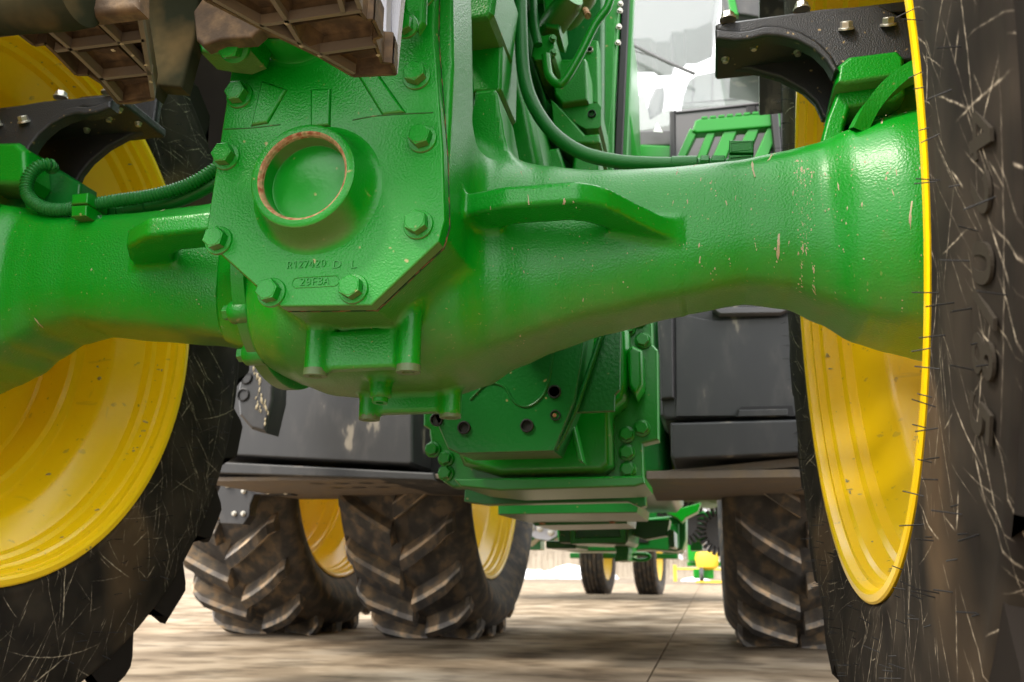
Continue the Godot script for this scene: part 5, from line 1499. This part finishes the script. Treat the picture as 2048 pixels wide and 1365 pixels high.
func far_side() -> void:
	# yellow rail, snow heaps, bank, bare trees
	var f := Node3D.new()
	f.name = "yellow_rail_fence"
	add_child(f)
	f.position = Vector3(0.2, 0, -26.0)
	tag(f, "low yellow rail on posts along the far edge of the yard", "fence")
	for i in 5:
		rail_post(f, -0.7 + i * 2.6)
	var s := Shape.new()
	rod(s, Vector3(-0.7, 0.34, 0), Vector3(9.7, 0.30, 0), 0.03, 8)
	part("rail", s, mats.yellow_plain, f)
	var heaps := [[-6.6, -30.0, 1.9, 0.34, "flattened white snow heap at the left end of the yard's far edge"], [-4.2, -31.0, 1.5, 0.42, "lumpy snow heap left of the ribbed planter wheels"], [0.1, -27.5, 0.5, 0.12, "small patch of snow beside the yellow rail"], [-12.5, -33.0, 2.6, 0.5, "wide snow heap far left behind the rear tyres"]]
	for h in heaps:
		var hs := Shape.new()
		var k := 26
		var rings := 9
		for j in rings + 1:
			var u := float(j) / rings
			for i in k + 1:
				var a := TAU * i / k
				var w := 1.0 + 0.25 * dust_noise.get_noise_2d(cos(a) * 20.0 + h[0] * 9.0, sin(a) * 20.0)
				var r := sin(u * PI * 0.5)
				var p := Vector3(cos(a) * r * h[2] * w, cos(u * PI * 0.5) * h[3] * (1.0 + 0.5 * dust_noise.get_noise_2d(cos(a) * r * 30.0, sin(a) * r * 30.0 + h[0])) - 0.05, sin(a) * r * h[2] * 0.6 * w)
				hs.vert(p, Vector3(cos(a) * r, 1.2 - u, sin(a) * r).normalized())
		for j in rings:
			for i in k:
				var a := j * (k + 1) + i
				hs.quad(a, a + 1, a + k + 2, a + k + 1)
		var o := part("snow_heap", hs, mats.snow, self)
		o.position = Vector3(h[0], 0, h[1])
		tag(o, h[4], "snow heap", "snow heaps at the edge of the yard")
	# earth bank with dry brush
	var bank := Shape.new()
	var nx := 60
	for i in nx + 1:
		for j in 7:
			var x := -45.0 + i * 1.5
			var u := j / 6.0
			var y := smoothstep(0.0, 1.0, u) * (2.2 + 0.8 * dust_noise.get_noise_2d(x * 2.0, 5.0) - clampf((x + 6.0) * 0.28, 0.0, 2.1))
			bank.vert(Vector3(x, y - 0.06, -34.0 - u * 9.0 + dust_noise.get_noise_2d(x * 3.0, j * 7.0)), Vector3(0, 0.8, 0.6))
	for i in nx:
		for j in 6:
			var a := i * 7 + j
			bank.quad(a, a + 1, a + 8, a + 7)
	tag(part("earth_bank", bank, mats.brush, self), "", "", "", "structure")
	var stalk := Shape.new()
	rod(stalk, Vector3.ZERO, Vector3(0.05, 1.0, 0.0), 0.006, 4)
	rod(stalk, Vector3(0.02, 0.4, 0), Vector3(-0.14, 0.95, 0.05), 0.004, 3)
	rod(stalk, Vector3(0.03, 0.6, 0), Vector3(0.18, 1.1, -0.05), 0.004, 3)
	var mm := MultiMesh.new()
	mm.transform_format = MultiMesh.TRANSFORM_3D
	mm.mesh = stalk.mesh()
	mm.instance_count = 5200
	for i in mm.instance_count:
		var x := rng.randf_range(-44.0, 44.0)
		var u := rng.randf()
		var y := smoothstep(0.0, 1.0, u) * (2.2 - clampf((x + 6.0) * 0.28, 0.0, 2.1)) - 0.1
		var g := rng.randf_range(0.5, 1.7)
		mm.set_instance_transform(i, Transform3D(Basis(Vector3.UP, rng.randf() * TAU).scaled(Vector3(g, g * rng.randf_range(0.7, 1.3), g)), Vector3(x, y, -34.0 - u * 9.0)))
	var brush := MultiMeshInstance3D.new()
	brush.name = "dry_brush"
	brush.multimesh = mm
	brush.material_override = mats.brush
	add_child(brush)
	tag(brush, "dry brown brush covering the bank behind the yard", "brush", "", "stuff")
	# bare trees: three kinds, repeated
	var kinds := []
	var words := ["tall bare grey tree", "slender forked bare tree", "low spreading bare tree"]
	for k in 3:
		var t := Node3D.new()
		t.name = "bare_tree"
		var trunk := Shape.new()
		var crown := Shape.new()
		var high: float = [9.0, 7.5, 5.0][k]
		tube(trunk, path([Vector3.ZERO, Vector3(0.1, high * 0.3, 0.05), Vector3(-0.05, high * 0.65, 0.0), Vector3(0.1, high, 0.0)], 0.5), func(i): return lerpf(0.13, 0.02, i / (high * 2.0)), 7)
		for i in 26:
			var y := rng.randf_range(0.08, 0.95) * high
			branch(crown, Vector3(0.0, y, 0.0), Vector3(rng.randf_range(-1, 1), rng.randf_range(0.3, 1.0), rng.randf_range(-1, 1)).normalized(), (1.1 - y / high) * high * 0.32 + 0.4, 0.035, 3)
		add_child(t)
		part("trunk", trunk, mats.bark, t)
		part("crown", crown, mats.bark, t)
		kinds.append(t)
	var sites := ["behind the left snow heap", "behind the lumpy snow heap", "left of the ribbed planter wheels", "just behind the left ribbed wheel", "between the two ribbed wheels", "right of the two ribbed wheels", "above the yellow rail's end post", "behind the yellow rail", "left of the distant seed hoppers", "behind the distant seed hoppers", "far right beyond the distant planter", "at the bank's far left end"]
	var n := 0
	for site in sites:
		var k := n % 3
		var t: Node3D = kinds[k] if n < 3 else kinds[k].duplicate()
		if n >= 3:
			t.name = "bare_tree_%03d" % (n - 2)
			add_child(t, true)
		elif n > 0:
			t.name = "bare_tree_%03d" % (n + 20)
		t.position = Vector3([-9.5, -7.6, -5.6, -4.2, -2.4, -0.9, 0.2, 0.9, 1.6, 2.4, 4.8, -14.0][n], 0.1, [-48.0, -52.0, -47.0, -56.0, -60.0, -58.0, -50.0, -62.0, -55.0, -66.0, -52.0, -50.0][n])
		t.rotation.y = n * 1.3
		tag(t, words[k] + " " + site, "tree", "bare trees beyond the yard")
		n += 1


func branch(s: Shape, from: Vector3, dir: Vector3, long: float, r: float, depth: int) -> void:
	var to := from + dir * long
	tube(s, PackedVector3Array([from, from.lerp(to, 0.5) + Vector3(0, long * 0.05, 0), to]), func(i): return r * (1.0 - 0.35 * i), 4, false)
	if depth > 0:
		for i in 3:
			branch(s, from.lerp(to, rng.randf_range(0.35, 1.0)), (dir + Vector3(rng.randf_range(-0.8, 0.8), rng.randf_range(-0.2, 0.8), rng.randf_range(-0.8, 0.8))).normalized(), long * rng.randf_range(0.45, 0.7), r * 0.55, depth - 1)


func rail_post(f: Node3D, x: float) -> void:
	boxed("post", Vector3(x - 0.05, -0.03, -0.05), Vector3(x + 0.05, 0.45, 0.05), mats.yellow_plain, f, 0.01)


var tractor: Node3D


func _ready() -> void:
	rng.seed = 7
	var camera := Camera3D.new()
	camera.name = "camera"
	camera.fov = 42.7133
	camera.position = Vector3(0.4738, 0.3036, 1.2472)
	camera.basis = Basis(Vector3.UP, 0.21696) * Basis(Vector3.RIGHT, 0.25517) * Basis(Vector3.BACK, 0.00956)
	var optics := CameraAttributesPhysical.new()
	optics.frustum_focal_length = 30.689
	optics.frustum_focus_distance = 1.05
	optics.exposure_aperture = 9.0
	optics.frustum_near = 0.02
	optics.frustum_far = 900.0
	camera.attributes = optics
	camera.near = 0.02
	camera.far = 900.0
	add_child(camera)
	var sky := Sky.new()
	var sm := ProceduralSkyMaterial.new()
	sm.sky_top_color = Color(1.0, 1.0, 1.0)
	sm.sky_horizon_color = Color(0.70, 0.70, 0.70)
	sm.sky_curve = 0.2
	sm.ground_horizon_color = Color(0.50, 0.46, 0.41)
	sm.ground_bottom_color = Color(0.30, 0.27, 0.24)
	sm.sun_angle_max = 1.0
	sky.sky_material = sm
	var env := Environment.new()
	env.background_mode = Environment.BG_SKY
	env.sky = sky
	env.background_energy_multiplier = 1.5
	env.tonemap_mode = Environment.TONE_MAPPER_LINEAR
	env.tonemap_exposure = 2.8
	env.sdfgi_enabled = true
	env.ssao_enabled = true
	env.ssil_enabled = true
	var we := WorldEnvironment.new()
	we.name = "environment"
	we.environment = env
	add_child(we)
	var sun := DirectionalLight3D.new()
	sun.name = "sun"
	sun.light_energy = 0.5
	sun.light_color = Color(1.0, 0.96, 0.90)
	sun.light_angular_distance = 12.0
	sun.shadow_enabled = true
	sun.rotation_degrees = Vector3(-48.0, -40.0, 0.0)
	add_child(sun)
	make_materials()
	ground()
	tractor = Node3D.new()
	tractor.name = "tractor"
	add_child(tractor)
	tag(tractor, "green row-crop tractor with yellow wheels and dual rear tyres, seen from under its front axle", "tractor")
	front_axle()
	drive_cover()
	wheels()
	ribbed_guards()
	knuckles()
	hoses()
	engine_side()
	cab()
	underside()
	planter()
	far_side()


func ground() -> void:
	var far := Shape.new()
	far.face([Vector3(-400, -0.03, 60), Vector3(400, -0.03, 60), Vector3(400, -0.03, -600), Vector3(-400, -0.03, -600)], Vector3.UP)
	var g := part("ground", far, mats.yard, self)
	tag(g, "", "", "", "structure")
	# cast concrete slabs with open joints
	var xs := [-12.2, -8.1, -4.0, 0.29, 4.4, 8.5, 12.6]
	var zs := [4.2, 0.0, -6.3, -10.4, -14.6, -18.8]
	for i in xs.size() - 1:
		for j in zs.size() - 1:
			var s := Shape.new()
			var gap := 0.002
			block(s, Vector3(xs[i] + gap, -0.15, zs[j + 1] + gap), Vector3(xs[i + 1] - gap, rng.randf_range(-0.0015, 0.0015), zs[j] - gap), 0.003)
			part("slab", s, mats.concrete, g)


func wheels() -> void:
	var ft := tyre_shape(0.502, 0.40, 0.014, 0.752, 22, 0.060, 1.0, 0.34, Color(0.05, 0.045, 0.04), Color(0.2, 0.19, 0.17), Color(0.1, 0.085, 0.07), 140, 0.5)
	var front_r := ft.mesh()
	var front_l := tyre_shape(0.502, 0.40, 0.014, 0.752, 22, 0.060, -1.0, 0.34, Color(0.05, 0.045, 0.04), Color(0.2, 0.19, 0.17), Color(0.1, 0.085, 0.07), 140, 0.5).mesh()
	var fr := rim_shape(0.502, 0.40, 0.21).mesh()
	var hub := 0.7652
	for sx in [-1.0, 1.0]:
		var w := wheel("front_wheel", Vector3(0.6801 * sx, hub, 0.0), -sx, front_l if sx < 0.0 else front_r, fr, mats.rubber, 0.26, 0.502, "", 0.13 if sx > 0.0 else 0.0)
		if sx > 0.0:
			# raised size marking on the sidewall, read from top to bottom
			var marks := [["4", Vector3(0.6680, 0.5917, 0.6647)], ["2", Vector3(0.6680, 0.5530, 0.6460)], ["0", Vector3(0.6680, 0.5080, 0.6314)], ["/", Vector3(0.6680, 0.4763, 0.6247)], ["8", Vector3(0.6680, 0.4451, 0.6092)], ["5", Vector3(0.6680, 0.4041, 0.5849)]]
			for q in marks:
				var m := TextMesh.new()
				var font := SystemFont.new()
				font.font_names = PackedStringArray(["Droid Sans"])
				font.font_weight = 700
				m.font = font
				m.text = q[0]
				m.font_size = 48
				m.pixel_size = 0.046 / 36.0
				m.depth = 0.0024
				var out := Vector3(0, q[1].y - hub, q[1].z).normalized()
				var o := part_mesh("sidewall_mark", m, mats.letter_rubber, w.get_node("tyre"))
				o.transform = w.transform.affine_inverse() * Transform3D(Basis(out.cross(Vector3.LEFT), out, Vector3.LEFT), q[1] - out * 0.012)
		else:
			for q in [[Vector3(-0.9400, 0.6020, -0.4036), 0.030], [Vector3(-0.9400, 0.5325, -0.3361), 0.012], [Vector3(-0.9400, 0.6917, -0.4012), 0.012]]:
				var dome := Shape.new()  # yellow domes standing in for spots of light on the wheel disc
				lathe(dome, [Vector2(-0.02, q[1]), Vector2(0.004, q[1]), Vector2(0.010, q[1] * 0.85), Vector2(0.013, q[1] * 0.5), Vector2(0.014, 0.0)], 24)
				var dm := part("light_spot", dome, mats.yellow_plain, w.get_node("rim"))
				dm.transform = w.transform.affine_inverse() * look(q[0], Vector3.RIGHT)
		vent_hairs(w.get_node("tyre"), 0.502, 0.752, 0.014)
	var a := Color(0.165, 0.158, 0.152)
	var b := Color(0.85, 0.80, 0.74)  # lug edges: pale dust and wear, with sky light painted in
	var c := Color(0.34, 0.30, 0.25)  # lug flanks: dusty, lightened in colour as if the sky lit them
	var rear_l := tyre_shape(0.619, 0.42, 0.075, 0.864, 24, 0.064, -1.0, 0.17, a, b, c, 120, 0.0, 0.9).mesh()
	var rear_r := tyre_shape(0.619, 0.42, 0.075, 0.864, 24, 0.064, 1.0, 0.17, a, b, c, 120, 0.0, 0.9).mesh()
	var rr := rim_shape(0.619, 0.42, 0.24).mesh()
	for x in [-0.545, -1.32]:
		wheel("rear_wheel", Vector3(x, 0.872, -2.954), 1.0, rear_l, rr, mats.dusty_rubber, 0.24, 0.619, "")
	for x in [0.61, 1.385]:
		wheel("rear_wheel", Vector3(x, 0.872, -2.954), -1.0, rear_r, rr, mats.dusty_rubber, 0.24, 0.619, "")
